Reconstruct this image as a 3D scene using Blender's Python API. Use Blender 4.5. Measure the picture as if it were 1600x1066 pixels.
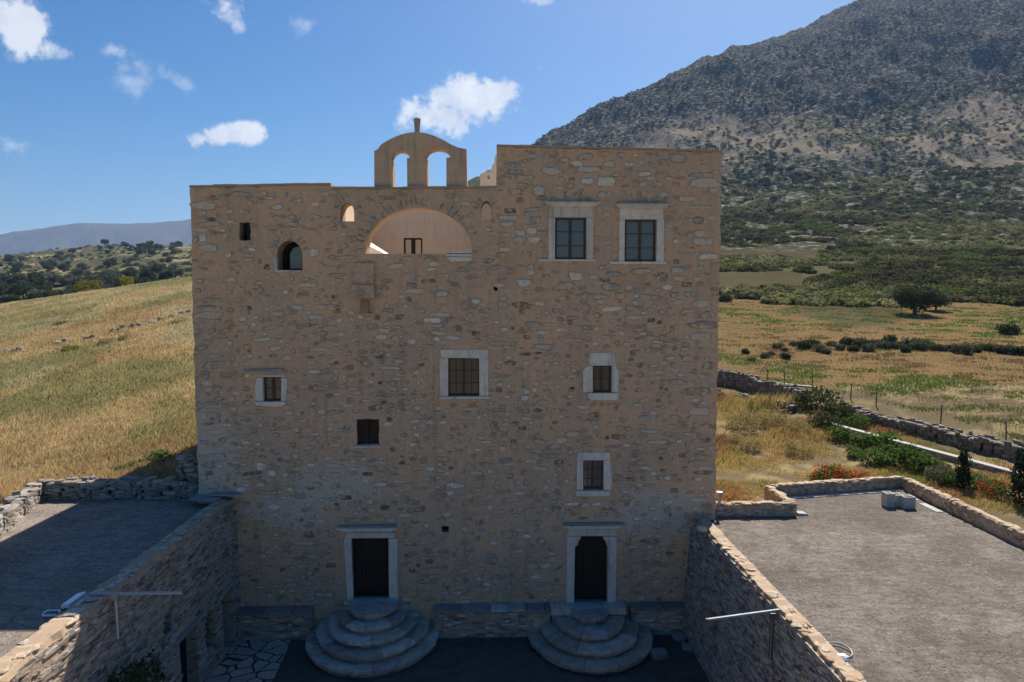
import bpy, bmesh, math, random
import numpy as np
from mathutils import Vector, Matrix, geometry
R = math.radians
random.seed(7); rng = np.random.default_rng(7)
scene = bpy.context.scene
for o in list(bpy.data.objects): bpy.data.objects.remove(o)

# ------------------------------------------------------------------ camera, light, sky
F = 1067.0; CZ = 11.3; CD = 22.5
cam_d = bpy.data.cameras.new('camera'); cam = bpy.data.objects.new('camera', cam_d)
scene.collection.objects.link(cam); scene.camera = cam
cam_d.sensor_width = 36; cam_d.lens = 36*F/1600; cam_d.clip_start = .1; cam_d.clip_end = 60000
PITCH, YAW = math.atan(68/F), math.atan(30/F)
cam.location = (0, -CD, CZ); cam.rotation_euler = (math.pi/2-PITCH, 0, -YAW)
CM = cam.rotation_euler.to_matrix()
def ray(px, py): return CM @ Vector(((px-800)/F, (533-py)/F, -1))
def PY(px, py, Y=0.0):                     # point of the photo on the vertical plane y = Y
    d = ray(px, py); t = (Y+CD)/d.y
    return Vector((d.x*t, Y, CZ+d.z*t))
def PZ(px, py, Z):                         # ... on the level z = Z
    d = ray(px, py); t = (Z-CZ)/d.z
    return Vector((d.x*t, -CD+d.y*t, Z))
def PX(px, py, X):
    d = ray(px, py); t = X/d.x
    return Vector((X, -CD+d.y*t, CZ+d.z*t))

SUN_EL = R(48); SUN_AZ = math.atan2(.36, .82)          # azimuth from +y towards +x
sd = Vector((math.sin(SUN_AZ)*math.cos(SUN_EL), math.cos(SUN_AZ)*math.cos(SUN_EL), math.sin(SUN_EL)))
sl = bpy.data.lights.new('sun', 'SUN'); so = bpy.data.objects.new('sun', sl); scene.collection.objects.link(so)
sl.energy = 4.2; sl.angle = R(.5); sl.color = (1, .93, .82)
so.rotation_euler = (-sd).to_track_quat('-Z', 'Y').to_euler(); so.location = (0, 0, 60)
scene.view_settings.view_transform = 'Standard'; scene.view_settings.look = 'None'
scene.view_settings.exposure = 0.98; scene.view_settings.gamma = 1

class NT:                                  # small node-graph helper
    def __init__(s, nt): s.nt = nt; s.n = nt.nodes; s.l = nt.links
    def new(s, t, **k):
        n = s.n.new(t)
        for a, b in k.items(): setattr(n, a, b)
        return n
    def put(s, sock, v):
        if isinstance(v, bpy.types.NodeSocket): s.l.new(v, sock)
        elif v is not None:
            if isinstance(v, (tuple, list)) and len(v) == 3 and sock.type == 'RGBA': v = (*v, 1)
            sock.default_value = v
    def m(s, op, a, b=None, c=None, clamp=False):
        n = s.new('ShaderNodeMath', operation=op, use_clamp=clamp)
        for i, v in enumerate((a, b, c)): s.put(n.inputs[i], v)
        return n.outputs[0]
    def vm(s, op, a, b=None):
        n = s.new('ShaderNodeVectorMath', operation=op); s.put(n.inputs[0], a)
        if b is not None: s.put(n.inputs[1], b)
        return n.outputs[0]
    def mix(s, f, a, b, bt='MIX'):
        n = s.new('ShaderNodeMix', data_type='RGBA', blend_type=bt); s.put(n.inputs[0], f); s.put(n.inputs[6], a); s.put(n.inputs[7], b)
        return n.outputs[2]
    def ramp(s, v, lo, hi, a=0.0, b=1.0, smooth=True):
        n = s.new('ShaderNodeMapRange', interpolation_type='SMOOTHSTEP' if smooth else 'LINEAR')
        s.put(n.inputs[0], v); n.inputs[1].default_value = lo; n.inputs[2].default_value = hi
        n.inputs[3].default_value = a; n.inputs[4].default_value = b
        return n.outputs[0]
    def noise(s, vec, scale, detail=4, rough=.55, dist=0):
        n = s.new('ShaderNodeTexNoise'); s.put(n.inputs['Vector'], vec); n.inputs['Scale'].default_value = scale
        n.inputs['Detail'].default_value = detail; n.inputs['Roughness'].default_value = rough; n.inputs['Distortion'].default_value = dist
        return n.outputs[0], n.outputs[1]
    def vor(s, vec, scale, feature='F1', rnd=1):
        n = s.new('ShaderNodeTexVoronoi', feature=feature); s.put(n.inputs['Vector'], vec)
        n.inputs['Scale'].default_value = scale; n.inputs['Randomness'].default_value = rnd
        return n
    def scale(s, vec, sc):
        n = s.new('ShaderNodeMapping'); s.put(n.inputs[0], vec); n.inputs['Scale'].default_value = sc
        return n.outputs[0]

w = bpy.data.worlds.new('World'); scene.world = w; w.use_nodes = True
g = NT(w.node_tree); g.n.clear()
sky = g.new('ShaderNodeTexSky', sky_type='NISHITA', sun_disc=False, sun_elevation=SUN_EL, sun_rotation=SUN_AZ, altitude=100)
sky.air_density = 1.0; sky.dust_density = .9; sky.ozone_density = 2.2
hs = g.new('ShaderNodeHueSaturation'); g.put(hs.inputs['Saturation'], 1.48); g.put(hs.inputs['Color'], sky.outputs[0])
tc = g.new('ShaderNodeTexCoord'); sp = g.new('ShaderNodeSeparateXYZ'); g.put(sp.inputs[0], tc.outputs['Generated'])
yy = g.m('MAXIMUM', sp.outputs[1], .05)
U = g.m('DIVIDE', sp.outputs[0], yy); V = g.m('DIVIDE', sp.outputs[2], yy)
cv = g.new('ShaderNodeCombineXYZ'); g.put(cv.inputs[0], U); g.put(cv.inputs[1], V)
n1, _ = g.noise(cv.outputs[0], 13, 10, .64, .3)
n2, _ = g.noise(cv.outputs[0], 34, 6, .6)
fb = g.m('ADD', g.m('MULTIPLY', g.m('SUBTRACT', n1, .5), 3.4), g.m('MULTIPLY', g.m('SUBTRACT', n2, .5), 1.5))
tot = None
# px, py, half width, half height, strength, tilt (deg)
for (px, py, a, b, k, tilt) in [(735, 160, 96, 42, 1, 13), (690, 185, 60, 26, .9, -10), (770, 145, 60, 26, 1, 4), (350, 213, 68, 17, 1, 3), (340, 207, 38, 14, 1, 0),
                          (28, 40, 66, 36, .9, -12), (90, 75, 50, 20, .7, -35), (350, 14, 46, 32, .8, -30), (372, 38, 20, 22, .6, 0),
                          (24, 230, 42, 20, .7, 0), (205, 130, 46, 30, .42, -30), (285, 130, 46, 14, .34, -30), (470, 35, 22, 34, .4, 0),
                          (175, 80, 26, 14, .5, 0), (835, 0, 40, 12, .55, 0), (22, 366, 50, 8, .5, 0)]:
    d = ray(px, py); u0, v0 = d.x/d.y, d.z/d.y
    a, b = a/F, b/F; ct, st = math.cos(R(tilt)), math.sin(R(tilt))
    du, dv = g.m('SUBTRACT', U, u0), g.m('SUBTRACT', V, v0)
    ru = g.m('ADD', g.m('MULTIPLY', du, ct/a), g.m('MULTIPLY', dv, st/a))
    rv = g.m('ADD', g.m('MULTIPLY', du, -st/b), g.m('MULTIPLY', dv, ct/b))
    rad = g.m('SQRT', g.m('ADD', g.m('MULTIPLY', ru, ru), g.m('MULTIPLY', rv, rv)))
    q = g.m('ADD', g.m('SUBTRACT', (.95 if k > .86 else .72), rad), fb if k > .86 else g.m('MULTIPLY', fb, 1.35))
    dim = g.ramp(rad, 1.1, 1.7, 1, 0)
    al = g.m('MULTIPLY', g.m('MULTIPLY', g.ramp(q, -.1, .5 if k > .86 else .9), k), dim)
    tot = al if tot is None else g.m('MAXIMUM', tot, al)
tot = g.m('MULTIPLY', tot, g.m('GREATER_THAN', sp.outputs[1], .06))
tot = g.m('MULTIPLY', tot, .93)
n3, _ = g.noise(g.vm('ADD', cv.outputs[0], (.012, -.02, 0)), 13, 7, .6)
ccol = g.mix(g.ramp(n3, .35, .62), (6.4, 7.0, 8.0), (9.2, 9.3, 9.4))
fin = g.mix(tot, g.mix(1.0, hs.outputs[0], (.86, .90, .93), 'MULTIPLY'), ccol)
bg = g.new('ShaderNodeBackground'); g.put(bg.inputs[0], fin); bg.inputs[1].default_value = .054
ow = g.new('ShaderNodeOutputWorld'); g.l.new(bg.outputs[0], ow.inputs[0])

# ------------------------------------------------------------------ materials
MATS = {}
def mat(name):
    m = bpy.data.materials.new(name); m.use_nodes = True
    g = NT(m.node_tree); b = g.n['Principled BSDF']; b.inputs['Specular IOR Level'].default_value = .25
    b.inputs['Roughness'].default_value = .9
    MATS[name] = m
    return m, g, b
def bump(g, b, h, dist=.02, strength=.6):
    n = g.new('ShaderNodeBump'); g.put(n.inputs['Height'], h); n.inputs['Distance'].default_value = dist
    n.inputs['Strength'].default_value = strength; g.l.new(n.outputs[0], b.inputs['Normal'])
def pos(g):
    return g.new('ShaderNodeNewGeometry').outputs['Position']
def attr(g, n='Col'):
    a = g.new('ShaderNodeAttribute'); a.attribute_name = n; return a.outputs['Color']

def rubble(name, mort, mort2, stones, sc=3.2, squash=2.1, cover=.45, gap=.06, rough_n=.5, bd=.03, vcol=False):
    """mortared rubble: irregular flat stones of several colours sunk in mortar"""
    m, g, b = mat(name); P = pos(g)
    _, nc = g.noise(P, 2.6, 3); nv = g.vm('MULTIPLY', g.vm('SUBTRACT', nc, (.5, .5, .5)), (.28, .28, .2))
    PP = g.scale(g.vm('ADD', P, nv), (1, 1, squash))
    v1 = g.vor(PP, sc); e = g.vor(PP, sc, 'DISTANCE_TO_EDGE')
    sepc = g.new('ShaderNodeSeparateColor'); g.put(sepc.inputs[0], v1.outputs['Color'])
    fine, _ = g.noise(P, 14, 6, .65); big, _ = g.noise(P, .45, 5, .6); mid, _ = g.noise(P, 3, 5, .6)
    edge = g.ramp(g.m('ADD', e.outputs['Distance'], g.m('MULTIPLY', g.m('SUBTRACT', fine, .5), .09)), gap, gap+.06)
    pres = g.ramp(g.m('ADD', sepc.outputs[0], g.m('ADD', g.m('MULTIPLY', g.m('SUBTRACT', mid, .5), .7), g.m('MULTIPLY', g.m('SUBTRACT', big, .5), 1.6))), 1-cover-.04, 1-cover+.04)
    mask = g.m('MULTIPLY', edge, pres)
    cr = g.new('ShaderNodeValToRGB'); cr.color_ramp.interpolation = 'CONSTANT'; els = cr.color_ramp.elements
    els[0].color = (*stones[0], 1)
    for i, c in enumerate(stones[1:]):
        if i == 0: el = els[1]; el.position = 1/len(stones)
        else: el = els.new((i+1)/len(stones))
        el.color = (*c, 1)
    g.put(cr.inputs[0], sepc.outputs[1])
    mc = g.mix(g.ramp(big, .35, .65), mort, mort2)
    mc = g.mix(g.ramp(fine, .3, .75), g.mix(.2, mc, (.09, .06, .04)), mc)
    sc_ = g.mix(g.ramp(mid, .4, .7, 0, .4), cr.outputs[0], mc)
    sc_ = g.mix(g.ramp(fine, .35, .7), g.mix(.35, sc_, (.04, .035, .03)), sc_)
    m8, _ = g.noise(P, 7, 5, .7); mc = g.mix(g.ramp(m8, .42, .62, 0, .38), mc, (.38, .28, .205)); mc = g.mix(g.ramp(m8, .30, .42, .35, 0), mc, (.80, .65, .49))
    col = g.mix(mask, mc, sc_)
    # vertical rain streaks and dirt
    stn, _ = g.noise(g.scale(P, (2.2, 2.2, .16)), 1.3, 5, .65)
    col = g.mix(g.ramp(stn, .5, .72, 0, .25), col, (.16, .11, .075))
    if name == 'facade':                  # grey lime patches low on the left, browner damp plaster low down
        for (cx, cy, cz, rx_, rz_) in [(-9.3, 0, 6.0, 1.0, 1.9), (-5.2, 0, 5.1, 1.5, .8), (-6.8, 0, 4.2, 1.6, .6), (5.6, 0, 4.1, 1.6, .9)]:
            dv = g.vm('MULTIPLY', g.vm('SUBTRACT', P, (cx, cy, cz)), (1/rx_, 0, 1/rz_)); ln = g.new('ShaderNodeVectorMath', operation='LENGTH'); g.put(ln.inputs[0], dv)
            mm = g.ramp(g.m('ADD', ln.outputs['Value'], g.m('MULTIPLY', g.m('SUBTRACT', mid, .5), 2.2)), .75, 1.05, .6, 0)
            col = g.mix(mm, col, (.54, .47, .41))
    g.put(b.inputs['Base Color'], col)
    bump(g, b, g.m('ADD', g.m('MULTIPLY', mask, .6), g.m('MULTIPLY', fine, rough_n)), bd, .8)
    return m
def attr_stone(name, mortar, amount=.5):
    """stones with their own colour per stone, smeared with mortar"""
    m, g, b = mat(name); P = pos(g)
    fine, _ = g.noise(P, 16, 6, .65); mid, _ = g.noise(P, 5, 5, .6)
    c = attr(g)
    c = g.mix(g.ramp(fine, .35, .7), g.mix(.35, c, (.05, .045, .04)), c)
    c = g.mix(g.ramp(mid, .47, .62, 0, amount), c, mortar)
    g.put(b.inputs['Base Color'], c); bump(g, b, fine, .02, .8)
    return m
def plain(name, c1, c2, s=6, rough=.85, bd=.01, spec=.25, streak=0, metal=0, tint=0):
    m, g, b = mat(name); P = pos(g)
    n, _ = g.noise(P, s, 6, .65); n2, _ = g.noise(P, s*.17, 4, .6)
    c = g.mix(g.ramp(g.m('ADD', g.m('MULTIPLY', n, .6), g.m('MULTIPLY', n2, .4)), .35, .65), c1, c2)
    if streak:
        st, _ = g.noise(g.scale(P, (5, 5, .4)), 1.5, 4); c = g.mix(g.ramp(st, .5, .75, 0, streak), c, (.07, .055, .045))
    if tint: c = g.mix(1.0, c, attr(g), 'MULTIPLY')
    g.put(b.inputs['Base Color'], c); b.inputs['Roughness'].default_value = rough
    b.inputs['Specular IOR Level'].default_value = spec; b.inputs['Metallic'].default_value = metal
    bump(g, b, n, bd, .7)
    return m

S1 = [(.33, .33, .33), (.5, .44, .36), (.26, .19, .14), (.4, .33, .26), (.2, .2, .21), (.44, .42, .4)]
rubble('facade', (.71, .455, .285), (.58, .40, .28), [(.58, .45, .32), (.66, .52, .38), (.46, .31, .20), (.62, .44, .29), (.44, .34, .26), (.64, .51, .38)], 3.1, 2.3, .30, .05, .6, .04)
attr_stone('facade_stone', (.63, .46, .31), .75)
rubble('yard_wall', (.52, .38, .28), (.42, .33, .26), [(.46, .40, .36), (.55, .44, .34), (.32, .23, .17), (.44, .34, .27), (.2, .17, .16), (.5, .45, .4)], 3.0, 3.0, .8, .03, .6, .05)
attr_stone('yard_stone', (.48, .36, .26), .5)
attr_stone('dry_stone', (.3, .27, .23), .25)
plain('plaster_top', (.45, .325, .215), (.36, .27, .19), 5, bd=.02, streak=.3)
plain('gable_plaster', (.60, .41, .26), (.48, .34, .23), 4, bd=.02, streak=.35)
plain('inner_plaster', (.70, .56, .42), (.62, .49, .37), 4, bd=.01, streak=.2)
plain('cream_plaster', (.78, .62, .45), (.7, .55, .4), 4, bd=.01)
plain('whitewash', (.82, .8, .76), (.74, .71, .66), 4)
plain('marble', (.72, .66, .58), (.56, .51, .44), 5, .7, .012, .3, .35, 0, 1)
plain('slate', (.22, .22, .23), (.32, .31, .30), 6, .6, .01, .4, 0, 0, 1)
plain('step_stone', (.62, .56, .49), (.38, .34, .30), 4, .8, .02, .3, .3, 0, 1)
plain('step_riser', (.34, .25, .17), (.22, .16, .12), 5)
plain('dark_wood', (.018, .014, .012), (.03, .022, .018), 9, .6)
plain('frame_wood', (.06, .042, .033), (.09, .06, .045), 9, .6)
plain('void', (.012, .012, .012), (.016, .015, .015), 3)  # near-black colour standing in for the unlit depth behind openings
plain('metal', (.36, .38, .4), (.28, .3, .32), 9, .45, .002, .5, metal=.6)
plain('dark_metal', (.07, .07, .075), (.1, .1, .1), 9, .5, .002, .5, metal=.5)
plain('concrete', (.46, .44, .41), (.36, .35, .33), 8, .9, .01)
plain('white_plastic', (.75, .77, .8), (.68, .7, .74), 5, .35, .0, .5)
plain('grey_cable', (.3, .3, .32), (.24, .24, .26), 5, .5, .0, .4)
plain('clay', (.34, .3, .26), (.28, .25, .22), 8)
plain('bark', (.13, .1, .075), (.08, .062, .05), 12)
plain('pale_paving', (.62, .53, .42), (.54, .46, .36), 3)
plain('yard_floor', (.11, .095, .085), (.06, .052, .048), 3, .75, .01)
m, g, b = mat('glass'); b.inputs['Base Color'].default_value = (.03, .038, .05, 1); b.inputs['Roughness'].default_value = .08; b.inputs['Specular IOR Level'].default_value = .8
n, _ = g.noise(pos(g), 1.5, 2); bump(g, b, n, .02, .15)
m, g, b = mat('curtained_glass'); b.inputs['Base Color'].default_value = (.07, .08, .10, 1); b.inputs['Roughness'].default_value = .15; b.inputs['Specular IOR Level'].default_value = .8
def leafmat(name, c1, c2, s=3, tr=.25):
    m, g, b = mat(name); n, _ = g.noise(pos(g), s, 4, .6)
    oi = g.new('ShaderNodeObjectInfo')
    c = g.mix(g.m('ADD', g.m('MULTIPLY', g.ramp(n, .3, .7), .65), g.m('MULTIPLY', oi.outputs['Random'], .35)), c1, c2)
    g.put(b.inputs['Base Color'], c); b.inputs['Roughness'].default_value = .9; b.inputs['Specular IOR Level'].default_value = .08
    t = g.new('ShaderNodeBsdfTranslucent'); g.put(t.inputs[0], c); mx = g.new('ShaderNodeMixShader'); mx.inputs[0].default_value = tr
    g.l.new(b.outputs[0], mx.inputs[1]); g.l.new(t.outputs[0], mx.inputs[2]); g.l.new(mx.outputs[0], g.n['Material Output'].inputs[0])
    return m
leafmat('leaf_dark', (.045, .058, .028), (.085, .098, .045), .8)
leafmat('leaf_grey', (.095, .11, .06), (.15, .155, .09), .8)
leafmat('leaf_green', (.05, .10, .02), (.13, .19, .05), 2, .35)
leafmat('leaf_yellow', (.14, .15, .03), (.30, .26, .04), 1.2)
leafmat('leaf_cypress', (.02, .042, .02), (.04, .065, .03), 2)
leafmat('petal_red', (.8, .03, .015), (.6, .015, .02), 5, .3)
leafmat('leaf_straw', (.30, .235, .10), (.42, .34, .16), 2)
m, g, b = mat('grass'); c = attr(g); b.inputs['Roughness'].default_value = 1; b.inputs['Specular IOR Level'].default_value = 0; g.put(b.inputs['Base Color'], c)
t = g.new('ShaderNodeBsdfTranslucent'); g.put(t.inputs[0], c); mx = g.new('ShaderNodeMixShader'); mx.inputs[0].default_value = .3
g.l.new(b.outputs[0], mx.inputs[1]); g.l.new(t.outputs[0], mx.inputs[2]); g.l.new(mx.outputs[0], g.n['Material Output'].inputs[0])
MATS['scrub'] = MATS['grass']
# roof terraces: coarse weathered screed
def screed(name, c1, c2, c3, ang):
    m, g, b = mat(name); P = pos(g)
    mp = g.new('ShaderNodeMapping'); g.put(mp.inputs[0], P); mp.inputs['Rotation'].default_value[2] = ang; mp.inputs['Scale'].default_value = (1, 5, 1)
    a, _ = g.noise(mp.outputs[0], 1.3, 8, .75, .8); f, _ = g.noise(P, 7, 8, .78); bg_, _ = g.noise(P, .35, 7, .65, .6)
    v = g.vor(P, 9); sp_, _ = g.noise(P, 15, 6, .75)
    c = g.mix(g.ramp(bg_, .4, .6), c1, c2)
    c = g.mix(g.ramp(g.m('ADD', g.m('MULTIPLY', a, .5), g.m('MULTIPLY', f, .5)), .38, .62, 0, .75), c, c3)
    c = g.mix(g.ramp(g.m('ADD', v.outputs['Distance'], g.m('MULTIPLY', g.m('SUBTRACT', f, .5), .8)), .05, .3, .6, 0), c, (.36, .33, .29))
    c = g.mix(g.ramp(sp_, .53, .62, 0, .75), c, (.035, .03, .025))
    b.inputs['Specular IOR Level'].default_value = .04; b.inputs['Roughness'].default_value = 1
    st, _ = g.noise(P, 1.1, 7, .7, 1.0); c = g.mix(g.ramp(st, .5, .64, 0, .5), c, c3); c = g.mix(g.ramp(st, .3, .42, .35, 0), c, (.34, .30, .26))
    g.put(b.inputs['Base Color'], c)
    bump(g, b, g.m('ADD', g.m('ADD', a, f), g.m('MULTIPLY', sp_, .5)), .035, .8)
screed('terrace_left', (.40, .335, .28), (.30, .25, .21), (.15, .13, .11), 1.2)
screed('terrace_right', (.27, .235, .205), (.18, .157, .136), (.10, .085, .073), .9)
# flagstones with dark joints
m, g, b = mat('flagstone'); P = pos(g); _, nc = g.noise(P, 2, 3)
PP = g.vm('ADD', P, g.vm('MULTIPLY', nc, (.3, .3, 0)))
e = g.vor(PP, 1.9, 'DISTANCE_TO_EDGE'); v = g.vor(PP, 1.9); n, _ = g.noise(P, 12, 5)
c = g.mix(.3, g.mix(g.ramp(n, .3, .7), (.38, .35, .32), (.52, .48, .43)), g.ramp(v.outputs['Color'], 0, 1, .3, 1), 'MULTIPLY')
mk = g.ramp(e.outputs[0], .03, .055); g.put(b.inputs['Base Color'], g.mix(mk, (.05, .05, .055), c)); bump(g, b, mk, .02, .8)
# ground
m, g, b = mat('ground'); b.inputs['Specular IOR Level'].default_value = 0; b.inputs['Roughness'].default_value = 1; P = pos(g); c = attr(g); al = g.new('ShaderNodeAttribute'); al.attribute_name = 'scrub'
cd = g.new('ShaderNodeVectorMath', operation='LENGTH'); g.put(cd.inputs[0], P)
far = g.ramp(cd.outputs['Value'], 120, 330)
f1, _ = g.noise(P, 1.6, 7, .7); f2, _ = g.noise(P, .33, 7, .62); f3, _ = g.noise(P, .045, 6, .6); f4, _ = g.noise(P, .22, 6, .75)
c = g.mix(g.ramp(f1, .3, .7), g.mix(.4, c, (.07, .055, .03)), c)
c = g.mix(g.ramp(f3, .35, .65, 0, .3), c, (.09, .08, .045))
# far scrub growing as dots between stone
v = g.vor(P, .33); v2 = g.vor(P, .14)
dots = g.m('MAXIMUM', g.ramp(v.outputs['Distance'], .3, .55, 1, 0), g.ramp(g.m('ADD', v2.outputs['Distance'], g.m('MULTIPLY', g.m('SUBTRACT', f2, .5), .9)), .32, .5, 1, 0))
dots = g.m('MULTIPLY', dots, g.m('MULTIPLY', far, al.outputs['Fac']))
c = g.mix(dots, c, g.mix(g.ramp(f2, .35, .65), (.03, .036, .026), (.06, .062, .038)))
rk = g.m('MULTIPLY', g.ramp(f4, .50, .60, 0, .9), g.m('MULTIPLY', far, g.ramp(al.outputs['Fac'], 0, .3)))
c = g.mix(rk, c, (.30, .28, .25))
g.put(b.inputs['Base Color'], c)
hh = g.m('ADD', g.m('MULTIPLY', f2, g.m('MULTIPLY', far, 1.8)), g.m('MULTIPLY', f1, .05))
bump(g, b, hh, 1.0, 1.0)

# ------------------------------------------------------------------ mesh builder
OFS = {}
def jit(a): return random.uniform(-a, a)
ICO = None
def ico(sub):
    bm = bmesh.new(); bmesh.ops.create_icosphere(bm, subdivisions=sub, radius=1)
    v = np.array([x.co[:] for x in bm.verts]); f = [[q.index for q in p.verts] for p in bm.faces]; bm.free(); return v, f
ICO1 = ico(1); ICO2 = ico(2)
class MB:
    def __init__(s): s.v = []; s.f = []; s.mi = []; s.c = []
    def add(s, vs, fs, mi=0, col=(1, 1, 1)):
        n = len(s.v); s.v.extend(tuple(p) for p in vs); s.f.extend([tuple(i+n for i in q) for q in fs])
        s.mi.extend([mi]*len(fs)); s.c.extend([col]*len(vs))
    def hexa(s, p, mi=0, col=(1, 1, 1)):   # 8 corners: bottom 4 ccw, top 4 ccw
        s.add(p, [(3, 2, 1, 0), (4, 5, 6, 7), (0, 1, 5, 4), (1, 2, 6, 5), (2, 3, 7, 6), (3, 0, 4, 7)], mi, col)
    def box(s, x0, x1, y0, y1, z0, z1, mi=0, col=(1, 1, 1), j=0):
        s.hexa([(x+jit(j), y+jit(j), z+jit(j)) for x, y, z in [(x0, y0, z0), (x1, y0, z0), (x1, y1, z0), (x0, y1, z0), (x0, y0, z1), (x1, y0, z1), (x1, y1, z1), (x0, y1, z1)]], mi, col)
    def seg(s, a, b, t, z0, z1, mi=0):     # straight wall from a to b
        a, b = Vector(a), Vector(b); d = (b-a).normalized(); n = Vector((-d.y, d.x))*t/2
        q = [a-n, b-n, b+n, a+n]
        s.hexa([(p.x, p.y, z0) for p in q]+[(p.x, p.y, z1) for p in q], mi)
    def tube(s, pts, r, n=8, mi=0, r2=None):
        pts = [Vector(p) for p in pts]; vs = []; fs = []
        for i, p in enumerate(pts):
            d = (pts[min(i+1, len(pts)-1)]-pts[max(i-1, 0)]).normalized()
            a = d.cross(Vector((.13, .2, 1))); a = a.normalized() if a.length > .05 else Vector((1, 0, 0)); b_ = d.cross(a)
            rr = r if r2 is None else r+(r2-r)*i/(len(pts)-1)
            for k in range(n):
                t = 2*math.pi*k/n; vs.append(p+(a*math.cos(t)+b_*math.sin(t))*rr)
        for i in range(len(pts)-1):
            for k in range(n): fs.append((i*n+k, i*n+(k+1) % n, (i+1)*n+(k+1) % n, (i+1)*n+k))
        fs.append(tuple(range(n))[::-1]); fs.append(tuple(range((len(pts)-1)*n, len(pts)*n)))
        s.add(vs, fs, mi)
    def relief(s, c, U, V, N, w, h, dep, mi=0, col=(1, 1, 1), rot=0, n=10, joint=0):
        c, U, V, N = Vector(c), Vector(U), Vector(V), Vector(N); vs = []; e = random.uniform(.55, 1)
        cr, sr = math.cos(rot), math.sin(rot); rad = [1+jit(.24) for _ in range(n)]
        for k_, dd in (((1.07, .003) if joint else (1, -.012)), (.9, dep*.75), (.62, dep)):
            for i in range(n):
                t = 2*math.pi*(i+.5)/n; a, b_ = math.cos(t), math.sin(t)
                kx = k_ if k_ <= 1 else 1+.018/w; ky = k_ if k_ <= 1 else 1+.03/h; a = math.copysign(abs(a)**e, a)*rad[i]*w/2*kx; b_ = math.copysign(abs(b_)**e, b_)*rad[i]*h/2*ky
                vs.append(c+U*(a*cr-b_*sr)+V*(a*sr+b_*cr)+N*(dd+(jit(dep*.12) if dd > 0 else 0)))
        fs = []
        for r_ in (0, 1):
            for i in range(n): fs.append((r_*n+i, r_*n+(i+1) % n, (r_+1)*n+(i+1) % n, (r_+1)*n+i))
        fs.append(tuple(range(2*n, 3*n))); s.add(vs, fs, mi, col)
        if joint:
            for i in range(n): s.c[-3*n+i] = (.17, .12, .085)  # crevice shade painted as a dark outline round the stone
    def stone(s, c, sx, sy, sz, rz=0, mi=0, col=(1, 1, 1), ic=None, e=.42, tilt=.12, j=.2):
        v, f = ic or ICO1; w = v*(1+rng.uniform(-j, j, (len(v), 1))); w = np.sign(w)*np.abs(w)**e*np.array([sx, sy, sz])/2
        M = Matrix.Rotation(rz, 3, 'Z') @ Matrix.Rotation(jit(tilt), 3, 'X') @ Matrix.Rotation(jit(tilt), 3, 'Y')
        w = w @ np.array(M).T + np.array(c); s.add(w.tolist(), f, mi, col)
    def build(s, name, mats, parent=None, smooth=False, ofs=None, recalc=True):
        if isinstance(mats, str): mats = [mats]
        o_ = OFS[parent.name] if parent is not None else Vector(ofs or (0, 0, 0))
        me = bpy.data.meshes.new(name); me.from_pydata([(x-o_[0], y-o_[1], z-o_[2]) for x, y, z in s.v], [], s.f)
        for k in mats: me.materials.append(MATS[k])
        me.polygons.foreach_set('material_index', s.mi)
        a = me.color_attributes.new('Col', 'FLOAT_COLOR', 'POINT'); a.data.foreach_set('color', np.hstack([np.array(s.c, dtype=np.float32), np.ones((len(s.c), 1), np.float32)]).ravel())
        if recalc:
            bm = bmesh.new(); bm.from_mesh(me); bmesh.ops.recalc_face_normals(bm, faces=bm.faces); bm.to_mesh(me); bm.free()
        if smooth: me.polygons.foreach_set('use_smooth', [True]*len(me.polygons))
        me.update(); o = bpy.data.objects.new(name, me); scene.collection.objects.link(o)
        if parent is not None: o.parent = parent; OFS[o.name] = o_
        else: o.location = o_; OFS[o.name] = o_
        return o
def thing(name, label, cat, loc=(0, 0, 0), group=None):
    o = bpy.data.objects.new(name, None); scene.collection.objects.link(o); o.location = loc; o.empty_display_size = .3
    o['label'] = label; o['category'] = cat
    if group: o['group'] = group
    OFS[o.name] = Vector(loc); return o
def tag(o, label, cat, group=None, kind=None):
    o['label'] = label; o['category'] = cat
    if group: o['group'] = group
    if kind: o['kind'] = kind
    return o
def structure(o): o['kind'] = 'structure'; return o
def raw(name, V_, F_, mat_, col=None, kind=None, smooth=False, k=None, parent=None):
    """mesh straight from numpy arrays (all faces with the same corner count)"""
    V_ = np.asarray(V_, np.float32); F_ = np.asarray(F_, np.int32); kk = F_.shape[1]
    me = bpy.data.meshes.new(name); me.vertices.add(len(V_)); me.vertices.foreach_set('co', V_.ravel())
    me.loops.add(F_.size); me.loops.foreach_set('vertex_index', F_.ravel()); me.polygons.add(len(F_))
    me.polygons.foreach_set('loop_start', np.arange(len(F_))*kk); me.polygons.foreach_set('loop_total', np.full(len(F_), kk))
    if col is not None:
        a = me.color_attributes.new('Col', 'FLOAT_COLOR', 'POINT'); a.data.foreach_set('color', np.hstack([col, np.ones((len(col), 1))]).astype(np.float32).ravel())
    me.materials.append(MATS[mat_]); me.update(calc_edges=True)
    if smooth: me.polygons.foreach_set('use_smooth', [True]*len(me.polygons))
    o = bpy.data.objects.new(name, me); scene.collection.objects.link(o)
    if parent is not None: o.parent = parent
    if kind: o['kind'] = kind
    return o

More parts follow.
